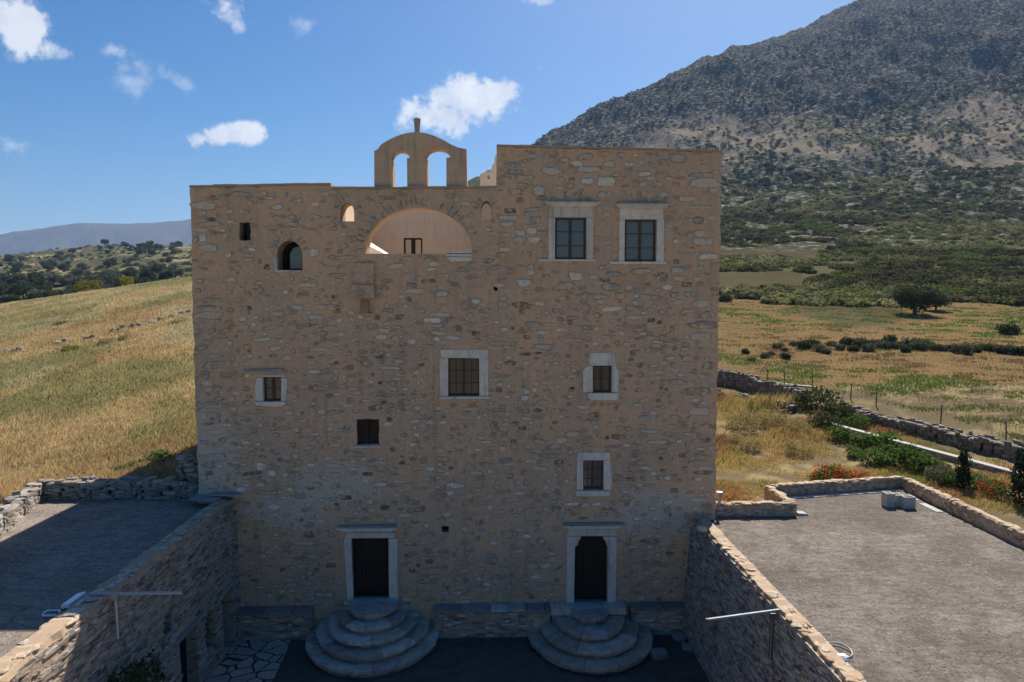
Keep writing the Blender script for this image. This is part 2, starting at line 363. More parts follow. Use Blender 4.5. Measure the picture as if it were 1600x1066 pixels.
# ------------------------------------------------------------------ terrain
def zy(d, y): return CZ+(465-y)*d/F
DN = np.array([20, 27, 35, 45, 60, 80, 110, 160, 250, 350, 500, 700, 900, 1100, 1500, 2500, 4200, 5200, 8000.])
def colrow(near, ys):                       # near: z up to 110 m; ys: picture rows from 160 m on
    return near+[zy(d, y) for d, y in zip(DN[len(near):], ys)]
TC = [-2500, 0, 150, 296, 480, 640, 700, 740, 776, 850, 980, 1120, 1235, 1350, 1480, 1600, 2000, 4000]
TT = np.array([
 colrow([4.3, 4.4, 5.2, 6.2, 7.4, 8.6, 9.7, 4], [480, 455, 440, 425, 410, 405, 415, 440, 405, 374, 380]),
 colrow([4.3, 4.4, 5.2, 6.2, 7.4, 8.7, 9.8, 4], [480, 455, 440, 425, 408, 404, 415, 440, 405, 374, 380]),
 colrow([4.3, 4.5, 5.5, 6.8, 8.4, 10.2, 12.1, 6], [472, 447, 430, 412, 388, 394, 405, 440, 392, 354, 370]),
 colrow([4.3, 4.6, 5.8, 7.4, 9.5, 11.8, 14.3, 9], [460, 436, 418, 400, 392, 388, 395, 420, 385, 350, 365]),
 colrow([4.2, 4.5, 5.6, 7.2, 9.3, 11.6, 14.0, 10], [450, 430, 410, 390, 380, 372, 385, 400, 360, 330, 350]),
 colrow([4.0, 4.2, 5.1, 6.5, 8.6, 10.9, 13.3, 14], [440, 420, 390, 350, 325, 330, 350, 370, 355, 345, 350]),
 colrow([3.8, 4.0, 4.9, 6.2, 8.2, 10.5, 13.0, 16], [430, 410, 375, 330, 300, 303, 330, 360, 355, 350, 350]),
 colrow([3.8, 4.0, 4.8, 6.0, 8.0, 10.3, 12.8, 16], [425, 402, 362, 315, 284, 288, 310, 360, 355, 350, 350]),
 colrow([3.6, 3.9, 4.7, 5.9, 7.8, 10.0, 12.4, 16], [420, 396, 350, 300, 265, 268, 290, 350, 350, 350, 350]),
 colrow([3.5, 3.8, 4.6, 5.6, 7.2, 9.5, 12.0, 16], [412, 385, 330, 272, 224, 228, 260, 340, 350, 350, 350]),
 colrow([3.4, 3.6, 4.2, 5.0, 6.6, 8.8, 11.6, 15.4], [403, 368, 312, 240, 168, 160, 200, 320, 350, 350, 350]),
 colrow([3.2, 3.4, 3.8, 4.3, 6.0, 8.4, 11.6, 15.4], [396, 360, 300, 215, 115, 94, 130, 300, 350, 350, 350]),
 colrow([3.2, 3.35, 3.7, 4.5, 6.0, 8.2, 11.2, 15.6], [393, 350, 285, 190, 85, 52, 80, 280, 350, 350, 350]),
 colrow([3.2, 3.3, 3.8, 5.0, 6.2, 8.1, 10.9, 16.0], [390, 345, 272, 170, 60, 8, 30, 260, 350, 350, 350]),
 colrow([3.2, 3.35, 4.2, 5.2, 6.4, 8.0, 10.9, 16.2], [386, 338, 260, 155, 42, -10, 0, 240, 350, 350, 350]),
 colrow([3.3, 3.6, 4.5, 5.3, 6.4, 8.0, 11.0, 16.6], [382, 332, 250, 140, 30, -24, -20, 220, 350, 350, 350]),
 colrow([3.3, 3.8, 4.6, 5.4, 6.6, 8.4, 11.5, 17.5], [375, 322, 240, 130, 20, -40, -40, 200, 350, 350, 350]),
 colrow([3.3, 3.8, 4.6, 5.4, 6.6, 8.4, 11.5, 17.5], [375, 322, 240, 150, 80, 60, 100, 200, 350, 350, 350]),
])
# value noise in numpy
PERM = rng.random((256, 256))
def vnoise(x, y):
    xi = np.floor(x).astype(int); yi = np.floor(y).astype(int); fx = x-xi; fy = y-yi
    fx = fx*fx*(3-2*fx); fy = fy*fy*(3-2*fy)
    a = PERM[xi & 255, yi & 255]; b_ = PERM[(xi+1) & 255, yi & 255]; c = PERM[xi & 255, (yi+1) & 255]; d = PERM[(xi+1) & 255, (yi+1) & 255]
    return (a*(1-fx)+b_*fx)*(1-fy)+(c*(1-fx)+d*fx)*fy
def fbm(x, y, o=5, r=.5):
    s = 0; a = 1; t = 0
    for i in range(o): s = s+a*vnoise(x+17.3*i, y-9.1*i); t += a; a *= r; x = x*2.03; y = y*2.03
    return s/t
TCu = (np.array(TC)-770)/F
def height(x, y, with_noise=True):
    x = np.asarray(x, float); y = np.asarray(y, float)
    d = np.maximum(y+CD, 20.0); u = x/np.maximum(d, 25)
    ci = np.clip(np.searchsorted(TCu, u)-1, 0, len(TC)-2); cf = np.clip((u-TCu[ci])/(TCu[ci+1]-TCu[ci]), 0, 1)
    ld = np.log(d); LD = np.log(DN); di = np.clip(np.searchsorted(LD, ld)-1, 0, len(DN)-2); df = np.clip((ld-LD[di])/(LD[di+1]-LD[di]), 0, 1)
    # linear in depth rather than in log depth
    df = np.clip((d-DN[di])/(DN[di+1]-DN[di]), 0, 1)
    # pit of the courtyard
    z = (TT[ci, di]*(1-cf)+TT[ci+1, di]*cf)*(1-df)+(TT[ci, di+1]*(1-cf)+TT[ci+1, di+1]*cf)*df
    if with_noise:
        z = z+(fbm(x/9, y/9, 4)-.5)*.5*np.clip((d-28)/30, 0, 1)
        amp = np.clip((d-230)/500, 0, 1)
        r1 = fbm(x/130+3, y/130, 6, .55)-.5
        ridge = 1-np.abs(2*fbm(x/90+40, y/260+7, 5, .5)-1)*2
        farm = np.clip((d-2500)/1500, 0, 1)
        z = z+amp*(1-farm)*((fbm(x/22+31, y/22, 4, .6)-.5)*11+(fbm(x/7+11, y/7, 2)-.5)*3)
        z = z+amp*(1-farm)*(r1*34+(ridge-.5)*16)*np.clip((u+.05)/.15, .12, 1)+farm*(fbm(x/700, y/900, 6, .5)-.5)*150
    pit = (x > -9.0) & (x < 6.95) & (y < 1.0)
    return np.where(pit, -.35, z)
ug = np.unique(np.concatenate([np.linspace(-3.2, -.85, 60), np.linspace(-.85, .95, 760), np.linspace(.95, 3.2, 60)]))
dg = np.concatenate([np.linspace(-120, 8, 18), np.linspace(9, 40, 110)[1:], 40*np.exp(np.linspace(0, math.log(200), 420))[1:]])
UU, DD = np.meshgrid(ug, dg); X = UU*np.maximum(DD, 25); Y = DD-CD; Z = height(X, Y)
nr, nc_ = X.shape; idx = np.arange(nr*nc_).reshape(nr, nc_)
Fq = np.stack([idx[:-1, :-1], idx[:-1, 1:], idx[1:, 1:], idx[1:, :-1]], -1).reshape(-1, 4)
# colours by land use
def lerp(a, b, t): return a*(1-t[..., None])+b*t[..., None]
def ss(x, a, b): t = np.clip((x-a)/(b-a), 0, 1); return t*t*(3-2*t)
px_ = 770+F*UU; py_ = 465-(Z-CZ)*F/np.maximum(DD, 20)
na = fbm(X/6, Y/6, 5); nb = fbm(X/22+5, Y/22, 5); ncx = fbm(X/1.6+9, Y/1.6, 3); nl = fbm(X/70+50, Y/70, 4)
straw = np.array([.40, .31, .165]); green = np.array([.10, .125, .04]); rust = np.array([.25, .155, .075]); soil = np.array([.22, .17, .11])
olive = np.array([.105, .10, .052]); rock = np.array([.07, .066, .055]); pale = np.array([.36, .285, .20]); fallow = np.array([.08, .064, .036])
C_ = np.tile(straw, (nr, nc_, 1)); C_ = lerp(C_, rust, ss(nb, .5, .7)*.6)
C_ = lerp(C_, green, ss(na, .5, .66)*.75)
right = px_ > 800
fieldc = lerp(np.tile(np.array([.23, .15, .07]), (nr, nc_, 1)), np.array([.13, .165, .05]), ss(fbm(X/2.4, Y/1.3, 4), .53, .64)*ss(nb, .35, .55)*.8)
C_ = np.where(right[..., None], fieldc, C_)
gard = right & (DD < 46)
C_ = np.where(gard[..., None], lerp(np.tile(soil*.75, (nr, nc_, 1)), straw*.75, ss(fbm(X/1.3, Y/1.3, 4), .42, .6)), C_)
# hillside on the right
bl = ss(DD+(nb-.5)*40+30*np.exp(-((px_-1345)/95)**2), 104, 118)
hill = lerp(np.tile(olive, (nr, nc_, 1)), rock, ss(DD+(nl-.5)*300, 520, 760))
hill = lerp(hill, fallow*1.1, ss(fbm(X/14, Y/40, 3), .54, .62)*(DD < 230)*.9)
PKD = np.abs(DD-(625-(px_-1120)*.12)+(nl-.5)*120)
pk = ss(-PKD, -115, -60)*ss(fbm(X/70+9, Y/70, 4)-.3*np.exp(-((px_+60*(nl-.5)*4-1400)/75)**2), .34, .52)
hill = lerp(hill, pale, pk)
FN = (fbm(X/20, Y/20, 3)-.5)*30
fal = ((px_+FN < 1265) & (DD+FN*.4 > 132) & (DD+FN*.4 < 182)) | ((px_+FN*2 < 1300) & (DD+FN > 228) & (DD+FN < 275))
hill = np.where(fal[..., None], lerp(np.tile(fallow, (nr, nc_, 1)), olive*.8, ss(na, .45, .6)), hill)
C_ = np.where(right[..., None], lerp(C_, hill, bl), C_)
# valley on the left
lv = (~right)*ss(DD, 120, 150); vall = lerp(np.tile(olive*1.1, (nr, nc_, 1)), straw*1.15, ss(fbm(X/60, Y/25, 4), .52, .6)); vall = lerp(vall, green*1.1, ss(fbm(X/45+30, Y/30, 4), .5, .62)*.6)
C_ = lerp(C_, vall, lv)
mt = ss(DD, 1800, 2600); C_ = lerp(C_, np.array([.13, .135, .11]), mt)
SC = np.where(right, ss(DD, 230, 330)*(1-.35*ss(DD, 620, 760)), ss(DD, 900, 1600)*.8)*(1-pk*.8)
ground = raw('ground', np.stack([X, Y, Z], -1).reshape(-1, 3), Fq, 'ground', C_.reshape(-1, 3), 'structure', True)
a = ground.data.attributes.new('scrub', 'FLOAT', 'POINT'); a.data.foreach_set('value', SC.ravel().astype(np.float32))

# ------------------------------------------------------------------ grass
def blades(name, pts, hgt, col, label, cat, mat_='grass', wid=.012, n=5, spread=.12):
    m_ = len(pts); k = m_*n
    P = np.repeat(pts, n, 0)+np.c_[rng.normal(0, spread, (k, 2)), np.zeros(k)]
    H = np.repeat(hgt, n)*rng.uniform(.6, 1.2, k); C = np.repeat(col, n, 0)*rng.uniform(.75, 1.25, (k, 1))
    ang = rng.uniform(0, 2*np.pi, k); W = np.repeat(wid*np.ones(m_) if np.isscalar(wid) else wid, n)
    dx = np.c_[np.cos(ang), np.sin(ang), np.zeros(k)]*W[:, None]
    lean = np.c_[rng.normal(.18, .22, k), rng.normal(-.05, .22, k), np.zeros(k)]*H[:, None]
    up = np.c_[np.zeros((k, 2)), H]
    V_ = np.stack([P-dx, P+dx, P+up*.62+lean*.4+dx*.7, P+up+lean, P+up*.62+lean*.4-dx*.7], 1).reshape(-1, 3)
    i = np.arange(k)*5; F_ = np.stack([i, i+1, i+2, i+3, i+4], 1)
    o = raw(name, V_, F_, mat_, np.repeat(C, 5, 0)); tag(o, label, cat, kind='stuff'); return o
def scatter(n, pxr, dr, dens_pow=1.0):
    u = (rng.uniform(*pxr, n)-770)/F; d = dr[0]*(dr[1]/dr[0])**(rng.random(n)**dens_pow); x = u*np.maximum(d, 25); y = d-CD
    return x, y, d
def gcol(x, y, s=0):
    t = fbm(x/5+s, y/9, 5); t2 = fbm(x/11+s, y/22, 5); r_ = rng.random(len(x))
    c = np.tile([.64, .50, .27], (len(x), 1))
    c = lerp(c, np.array([.46, .30, .16]), ss(t2, .5, .64)*.5)
    c = lerp(c, np.array([.60, .54, .33]), ss(fbm(x/6+90, y/11, 4), .5, .62)*.7)
    c = lerp(c, np.array([.36, .35, .16]), ss(t+.22*(r_-.5)+.35*(fbm(x/1.3, y/2, 3)-.5), .49, .62)*.75); c = c*(.8+.4*fbm(x/1.1+5, y/1.6, 3))[:, None]*1.02; return c
x, y, d = scatter(62000, (-60, 330), (23.3, 118), 1.0)
ok = ~((x > -15.9) & (y < .95)) & ~((x > -9.9) & (y > -1) & (y < 13)); x, y, d = x[ok], y[ok], d[ok]
blades('field_grass', np.c_[x, y, height(x, y)-.02], .22+.28*fbm(x/4, y/4, 3)+.0*d, gcol(x, y), 'tall dry straw and green grass on the slope left of the tower', 'grass', wid=.008+.00042*d, spread=.15)
x, y, d = scatter(26000, (1090, 1640), (24, 50), 1.0)
wl = lambda px: 50-(px-1120)*(50-31)/480.
ppx = 770+F*x/np.maximum(d, 25); ok = (d < wl(ppx)-1.5) & ~((x < 16.6) & (x > 10.4) & (y < 4.1)) & ~((x < 10.5) & (y < .8)) & ~((x < 7.8) & (y < 13)); dd = fbm(x/2.2, y/2.2, 3); ok &= (dd > .36)
x, y, d, dd = x[ok], y[ok], d[ok], dd[ok]
cg = lerp(np.tile([.50, .38, .15], (len(x), 1)), np.array([.30, .29, .08]), ss(fbm(x/2+7, y/2, 3), .5, .65)); cg = lerp(cg, np.array([.40, .22, .11]), ss(fbm(x/3+70, y/2, 3), .52, .62)*.7)
tall = .12+.75*ss(dd, .46, .72)*ss(d+(1300-770-F*x/d)*.02, 34, 42)+.12*ss(dd, .5, .6)
blades('garden_grass', np.c_[x, y, height(x, y)-.02], tall, cg, 'long golden dry grass between the tower and the low concrete wall', 'grass', wid=.016, spread=.14)
x, y, d = scatter(30000, (1080, 1700), (32, 125), .9)
ppx = 770+F*x/d; dd = fbm(x/2.4, y/1.3, 4); ok = (d > wl(ppx)+2.5); x, y, d, dd = x[ok], y[ok], d[ok], dd[ok]
cg = lerp(np.tile([.26, .175, .085], (len(x), 1)), np.array([.15, .20, .055]), ss(dd, .52, .6)*ss(fbm(x/22+5, y/22, 5), .35, .55))
blades('pasture_grass', np.c_[x, y, height(x, y)-.01], .035+.13*ss(dd, .5, .62)+.0*d, cg, 'short grazed pasture grass with green tufts behind the dry-stone wall', 'grass', wid=.012+.0006*d, n=4, spread=.25)

# ------------------------------------------------------------------ leaf clouds
def lobes(spec, n, size, flat=.75, shell=.55):
    """leaf quads spread through lobes (cx,cy,cz,rx,ry,rz)"""
    sp_ = np.array(spec, float); wgt = (sp_[:, 3]*sp_[:, 4]*sp_[:, 5])**.67; k = rng.choice(len(sp_), n, p=wgt/wgt.sum())
    v = rng.normal(size=(n, 3)); v /= np.linalg.norm(v, axis=1)[:, None]; r_ = shell+(1.06-shell)*rng.random(n)**.6
    rough = .8+.4*rng.random((len(sp_), 40)); bins = ((np.arctan2(v[:, 1], v[:, 0])+np.pi)/(2*np.pi)*7.99).astype(int)*5+((v[:, 2]+1)*2.49).astype(int)
    c = sp_[k, :3]+v*sp_[k, 3:]*(r_*rough[k, bins])[:, None]
    a = rng.normal(size=(n, 3)); a /= np.linalg.norm(a, axis=1)[:, None]; b_ = np.cross(a, rng.normal(size=(n, 3))); b_ /= np.linalg.norm(b_, axis=1)[:, None]
    s_ = size*rng.uniform(.6, 1.3, (n, 1)); a = a*s_; b_ = b_*s_*.6
    V_ = np.stack([c-a, c+b_, c+a, c-b_], 1).reshape(-1, 3); i = np.arange(n)*4
    return V_, np.stack([i, i+1, i+2, i+3], 1)
# scrub on the hillside: one object, leaf mounds
TV, TF = [], []
tmpl = []
for i in range(6):
    v, f = lobes([(0, 0, .3, 1, 1, .62), (jit(.6), jit(.6), .3, .6, .6, .5), (jit(.7), jit(.7), .2, .55, .55, .4)], 60, .30); v[:, 2] = np.maximum(v[:, 2], -.2); tmpl.append((v, f))
def mounds(name, x, y, s, col, label, cat='scrub'):
    Vs, Fs, Cs = [], [], []; n0 = 0; z = height(x, y)
    which = rng.integers(0, 6, len(x)); an = rng.uniform(0, 2*np.pi, len(x))
    for t in range(6):
        sel = np.where(which == t)[0]; v, f = tmpl[t]; m_ = len(sel)
        if not m_: continue
        ca, sa = np.cos(an[sel])[:, None], np.sin(an[sel])[:, None]
        vx = (v[None, :, 0]*ca-v[None, :, 1]*sa)*s[sel][:, None]+x[sel][:, None]; vy = (v[None, :, 0]*sa+v[None, :, 1]*ca)*s[sel][:, None]+y[sel][:, None]
        vz = v[None, :, 2]*s[sel][:, None]*.85+z[sel][:, None]
        Vs.append(np.stack([vx, vy, vz], -1).reshape(-1, 3)); Fs.append((f[None]+(np.arange(m_)*len(v))[:, None, None]+n0).reshape(-1, 4)); n0 += m_*len(v)
        Cs.append(np.repeat(col[sel], len(v), 0)*rng.uniform(.75, 1.25, (m_*len(v), 1)))
    o = raw(name, np.vstack(Vs), np.vstack(Fs), 'scrub', np.vstack(Cs)); tag(o, label, cat, kind='stuff'); return o
def ipx(x, d): return 770+F*x/d
x, y, d = scatter(21000, (1080, 1720), (100, 700), .85)
q = ipx(x, d); cl = fbm(x/11, y/11, 4); lim = 108-30*np.exp(-((q-1345)/95)**2)-6*(q > 1500); fn = (fbm(x/20, y/20, 3)-.5)*30
fal_ = ((q+fn < 1265) & (d+fn*.4 > 130) & (d+fn*.4 < 180)) | ((q+fn*2 < 1300) & (d+fn > 226) & (d+fn < 272))
ok = (d > lim+(fbm(x/8, y/8, 3)-.5)*30) & (cl > .40) & ~fal_ & ~((np.abs(d-(625-(q-1120)*.12)) < 90) & (rng.random(len(x)) < .66)) & ~((d > 480) & (rng.random(len(x)) < .3)); x, y, d, cl = x[ok], y[ok], d[ok], cl[ok]
s = rng.uniform(.5, 1.25, len(x))*(1+.0016*d); t = rng.random(len(x))
cs = lerp(np.tile([.12, .118, .05], (len(x), 1)), np.array([.23, .21, .10]), t*ss(cl, .38, .6)); cs = lerp(cs, np.array([.035, .048, .02]), (rng.random(len(x)) < .3)*.8); cs = cs*(.65+.8*ss(fbm(x/45+3, y/45, 3), .38, .62))[:, None]; cs = lerp(cs, np.array([.13, .16, .04]), (fbm(x/16+60, y/16, 3) > .66)*.7)
mounds('hillside_scrub', x, y, s, cs, 'dense olive and grey-green scrub covering the lower slope of the mountain')
x, y, d = scatter(11000, (780, 1720), (480, 1000), .8); ok = (fbm(x/30, y/30, 4) > .42) & ~((np.abs(d-(625-(ipx(x, d)-1120)*.12)) < 90) & (rng.random(len(x)) < .75)); x, y, d = x[ok], y[ok], d[ok]
mounds('mountain_scrub', x, y, rng.uniform(.9, 2.1, len(x)), np.tile([.055, .06, .035], (len(x), 1))*rng.uniform(.7, 1.3, (len(x), 1)), 'dark scrub dotted over the rocky upper mountain')
x, y, d = scatter(9000, (-60, 520), (130, 1200), .8); ok = fbm(x/26+9, y/26, 4) > .47; x, y, d = x[ok], y[ok], d[ok]
mounds('valley_scrub', x, y, rng.uniform(.8, 2.4, len(x)), np.tile([.06, .072, .036], (len(x), 1))*rng.uniform(.7, 1.4, (len(x), 1)), 'low dark scrub across the valley beyond the left field')

# ------------------------------------------------------------------ single trees and shrubs
def make_plant(name, label, cat, spec, n, leaf, lm, trunk=None, group=None, shell=.5, part='crown', limbs=3):
    root = thing(name, label, cat, (0, 0, 0), group)
    v, f = lobes(spec, n, leaf, shell=shell); c = raw(part, v, f, lm, parent=root)
    if trunk:
        h, r_ = trunk; mb = MB(); mb.tube([(0, 0, -.3), (.04*h, .02, h*.5), (-.03*h, .03, h)], r_, 7, r2=r_*.6)
        for i in range(limbs):
            cx, cy, cz = spec[i % len(spec)][:3]; mb.tube([(0, 0, h*.75), (cx*.5, cy*.5, h+(cz-h)*.5), (cx, cy, cz+.2)], r_*.45, 5, r2=r_*.15)
        t = mb.build('trunk', 'bark', root)
    return root
def dup(root, loc, rz, sc, label=None):
    r_ = root.copy(); scene.collection.objects.link(r_); r_.location = loc; r_.rotation_euler = (0, 0, rz); r_.scale = (sc, sc, sc)
    if label: r_['label'] = label
    for ch in root.children:
        c = ch.copy(); scene.collection.objects.link(c); c.parent = r_
    return r_
def place(protos, used, loc, rz, sc, label=None):
    p = random.choice(protos)
    if p.name not in used:
        used.add(p.name); p.location = loc; p.rotation_euler = (0, 0, rz); p.scale = (sc,)*3
        if label: p['label'] = label
        return p
    return dup(p, loc, rz, sc, label)
def crown(nl, r_, z, flat=.75):
    return [(0, 0, z, r_*.75, r_*.75, r_*.6)]+[(math.cos(a)*r_*.55+jit(.2), math.sin(a)*r_*.55+jit(.2), z+jit(.3*r_), r_*random.uniform(.35, .55), r_*random.uniform(.35, .55), r_*random.uniform(.3, .45)) for a in [6.28*i/nl+jit(.4) for i in range(nl)]]
treesA = [make_plant('valley_tree', 'dark evergreen tree among the fields of the valley left of the tower', 'tree', crown(6, 2.6, 2.6), 700, .34, 'leaf_dark', (2, .22), 'dark trees of the left valley') for _ in range(3)]
treesB = [make_plant('olive_tree', 'grey-green rounded olive tree among the fields of the valley left of the tower', 'tree', crown(6, 2.3, 2.4), 650, .3, 'leaf_grey', (1.8, .2), 'grey-green trees of the left valley') for _ in range(2)]
used = set()
rowsL = [(20, 310, 235, 300, 46), (0, 300, 320, 460, 46), (0, 300, 560, 820, 40), (180, 300, 850, 1050, 26)]
for (p0, p1, d0, d1, n) in rowsL:
    for i in range(n):
        p = random.uniform(p0, p1)-10; d = random.uniform(d0, d1); u = (p-770)/F; x = u*d; y = d-CD
        grey = random.random() < .33
        place(treesB if grey else treesA, used, (x, y, float(height(x, y))-.3), jit(3), random.uniform(.7, 1.35)*(1+d/1400))
def at_px(p, y_img, dmin=26, dmax=1200):
    """first terrain point seen at a place of the photo"""
    rr = ray(p, y_img); d = dmin
    while d < dmax:
        t = d/rr.y
        if CZ+rr.z*t < float(height(rr.x*t, d-CD, True)): break
        d *= 1.006
    return rr.x*t, d-CD, float(height(rr.x*t, d-CD))
gorse = [make_plant('gorse_bush', 'bright yellow flowering bush at the edge of the left field, behind the crest', 'bush', crown(6, 1.7, 1.0), 900, .16, 'leaf_yellow')]
x = (150-770)/F*150; y = 150-CD; gorse[0].location = (x, y, zy(150, 446)-1.2); gorse[0].scale = (1.7, 1.4, 1.1)
gz = dup(gorse[0], ((208-770)/F*150, y, zy(150, 440)-1.0), 1, 1.0, 'small yellow-green bush at the edge of the left field, nearer the tower')
# shrubs standing singly in the pasture on the right
sh = [make_plant('pasture_shrub', 'dark round shrub standing in the pasture behind the dry-stone wall', 'shrub', crown(6, 1.0, .6), 800, .12, 'leaf_dark') for _ in range(2)]
sg = [make_plant('pasture_shrub', 'olive shrub standing in the pasture behind the dry-stone wall', 'shrub', crown(6, 1.0, .55), 800, .12, 'leaf_grey') for _ in range(2)]
used = set()
row = [(1165, 548, 8), (1215, 540, 9), (1225, 545, 7), (1270, 538, 12), (1291, 549, 9), (1312, 543, 10), (1334, 545, 10), (1357, 545, 12), (1379, 541, 13), (1414, 546, 11), (1438, 543, 14), (1464, 544, 12), (1492, 546, 11), (1515, 545, 12), (1540, 544, 12), (1563, 549, 11), (1586, 548, 12), (1205, 552, 7), (1258, 541, 13), (1282, 546, 12), (1300, 537, 9), (1322, 536, 13), (1345, 539, 15), (1368, 536, 10), (1388, 537, 17), (1402, 541, 12), (1425, 540, 16), (1450, 541, 13), (1478, 545, 11), (1505, 549, 16), (1525, 547, 10), (1552, 545, 12), (1575, 549, 15), (1597, 551, 14), (1240, 537, 8), (1195, 555, 9), (1228, 557, 10), (1175, 560, 7)]
for o in sh+sg: o['group'] = 'shrubs of the hedge line crossing the pasture'
for i, (p, yi, wpx) in enumerate(row):
    x, y, z = at_px(p, yi+4); sc = wpx/F*(y+CD)*.95
    dk = i % 3 == 0
    place(sh if dk else sg, used, (x, y, z-.1), jit(3), sc, ('dark' if dk else 'olive grey')+' low shrub in the hedge line crossing the pasture right of the tower')
for (p, yi, wpx, lab) in [(1578, 518, 17, 'dark round shrub alone in the pasture by the right edge'), (1132, 468, 12, 'dark shrub at the tower edge at the top of the pasture'), (1410, 470, 16, 'low dark shrub at the foot of the large tree')]:
    x, y, z = at_px(p, yi+4); o = dup(sh[0], (x, y, z-.1), jit(3), wpx/F*(y+CD)*.95, lab); o['group'] = ''; del o['group']
bt = make_plant('oak_tree', 'large dark spreading tree at the top edge of the pasture', 'tree', crown(8, 3.2, 2.9), 3200, .2, 'leaf_dark', (1.8, .25))
x, y, z = at_px(1428, 492); bt.location = (x, y, z-.2); bt.scale = (.9, .9, .85)
bt2 = make_plant('olive_tree', 'smaller grey-green tree beside the large dark tree', 'tree', crown(7, 2.2, 2.1), 2200, .18, 'leaf_grey', (1.5, .2))
x, y, z = at_px(1462, 486); bt2.location = (x, y, z-.2); bt2.scale = (.85,)*3

# ------------------------------------------------------------------ the tower
def fx(px): return PY(px, 600).x
def fz(py, px=770): return PY(px, py).z
def W2(px, py, Y=0.0): p = PY(px, py, Y); return (p.x, p.z)
def rect_px(x0, x1, y0, y1):
    a = PY(x0, y1); b_ = PY(x1, y0); return [(a.x, a.z), (b_.x, a.z), (b_.x, b_.z), (a.x, b_.z)]
def arch_px(x0, x1, yb, yt, spring=None, n=20):
    """arched outline: flat bottom at yb, crown at yt"""
    a = PY(x0, yb); b_ = PY(x1, yb); t = PY((x0+x1)/2, yt).z; s = PY(x0, spring if spring else yb).z
    cx, rx, rz_ = (a.x+b_.x)/2, (b_.x-a.x)/2, t-s
    pts = [(a.x, a.z), (b_.x, a.z)]
    lo = 0 if spring else 1
    for i in range(lo, n+1-lo): th = math.pi*i/n; pts.append((cx+rx*math.cos(th), s+rz_*math.sin(th)))
    return pts
def slab_with_holes(mb, outer, holes, y0, y1, mi=0, mi_rev=None):
    loops = [[Vector((x, z, 0)) for x, z in outer]]+[[Vector((x, z, 0)) for x, z in h] for h in holes]
    tris = geometry.tessellate_polygon(loops); flat = [p for l in loops for p in l]; n = len(flat)
    mb.add([(p.x, y0, p.y) for p in flat], [tuple(t) for t in tris], mi)
    mb.add([(p.x, y1, p.y) for p in flat], [tuple(t)[::-1] for t in tris], mi)
    for li, l in enumerate(loops):
        m_ = len(l); mb.add([(p.x, y0, p.y) for p in l]+[(p.x, y1, p.y) for p in l], [(i, (i+1) % m_, m_+(i+1) % m_, m_+i) for i in range(m_)], mi if li == 0 or mi_rev is None else mi_rev)
def rough(line, step=.3, a=.02):
    out = []
    for (x0, z0), (x1, z1) in zip(line[:-1], line[1:]):
        L = math.hypot(x1-x0, z1-z0); k = max(1, int(L/step))
        for i in range(k):
            t = i/k; j = a if i else 0
            out.append((x0+(x1-x0)*t+jit(j), z0+(z1-z0)*t+jit(j*.6)))
    return out
tower = thing('stone_tower', 'tall tan rubble-stone tower house with double-arched bell gable and two marble-framed upper windows', 'tower', (-1.3, 0, 0))
outline = [W2(318, 1040), W2(1113, 1040), W2(1118, 760), W2(1123, 500), W2(1127.5, 238), W2(776, 229.5), W2(776, 294.5), W2(518, 296), W2(517, 289.5), W2(296.5, 293), W2(302, 520), W2(310, 770), W2(318, 1040)]
front_out = rough(outline, .2, .03)
# openings: (px rectangle) for the wall
HOLES = {
 'A': rect_px(867, 916, 340, 405.5), 'B': rect_px(976, 1025.5, 343, 409), 'C': rect_px(700, 749, 559.5, 619), 'D': rect_px(926, 955.5, 571.5, 613.5),
 'E': rect_px(911, 943, 719, 765.5), 'F': rect_px(411, 440, 587, 627), 'G': rect_px(558, 592, 655, 695), 'S': rect_px(375, 391, 347, 375),
 'N': arch_px(433, 473, 422, 376, 400), 'L': arch_px(532, 553.5, 346, 317, 332), 'Rr': arch_px(751, 768, 343, 313.5, 330), 'BIG': arch_px(570, 738.5, 396.5, 325),
 'D1': rect_px(548, 609, 840, 938), 'D2': rect_px(897, 950, 837, 943), 'h1': rect_px(690, 702, 823, 832), 'h2': rect_px(771, 777, 447, 455), 'h3': rect_px(890, 897, 605, 612)}
# ragged edges for the small openings without dressed stone
def ragged(pts, a=.02): return [(x+jit(a), z+jit(a)) for x, z in rough(pts+[pts[0]], .14, a)]
for k in ('S', 'G', 'h1', 'h2', 'h3', 'F'): HOLES[k] = ragged(HOLES[k], .012 if k in 'GF' else .02)
mb = MB()
slab_with_holes(mb, front_out, list(HOLES.values()), 0, .75, 0, 3)
# stones set in the face
boxes = []
def keep(x0, x1, y0, y1, g_=3): boxes.append((x0-g_, x1+g_, y0-g_, y1+g_))
for b_ in [(851, 935, 316, 409), (960, 1045, 319, 413), (686, 765, 543, 624), (911, 968, 550, 627), (899, 955, 705, 776), (398, 449, 576, 637), (552, 596, 650, 699), (371, 395, 343, 378), (428, 478, 368, 428),
           (529, 557, 309, 349), (746, 771, 309, 346), (527, 622, 820, 946), (878, 974, 816, 950), (688, 704, 821, 834), (545, 587, 408, 472)]: keep(*b_)
def in_big(px, py, g_=1.0):
    return py < 400 and ((px-654)/(86*g_))**2+((py-398)/(75*g_))**2 < 1
def inside(px, py):
    t = (py-293)/480; l = 297+t*14+2; r_ = 1126-t*10-2
    if px < l or px > r_ or py > 950: return False
    top = 233 if px > 778 else (299 if px > 516 else 295)
    return py > top+4
PAL = [((.50, .44, .37), 24), ((.58, .47, .36), 22), ((.70, .60, .47), 20), ((.40, .35, .30), 12), ((.34, .23, .15), 7), ((.20, .16, .13), 3), ((.78, .69, .56), 9), ((.56, .41, .27), 12), ((.74, .70, .62), 6)]
PC, PW = zip(*PAL)
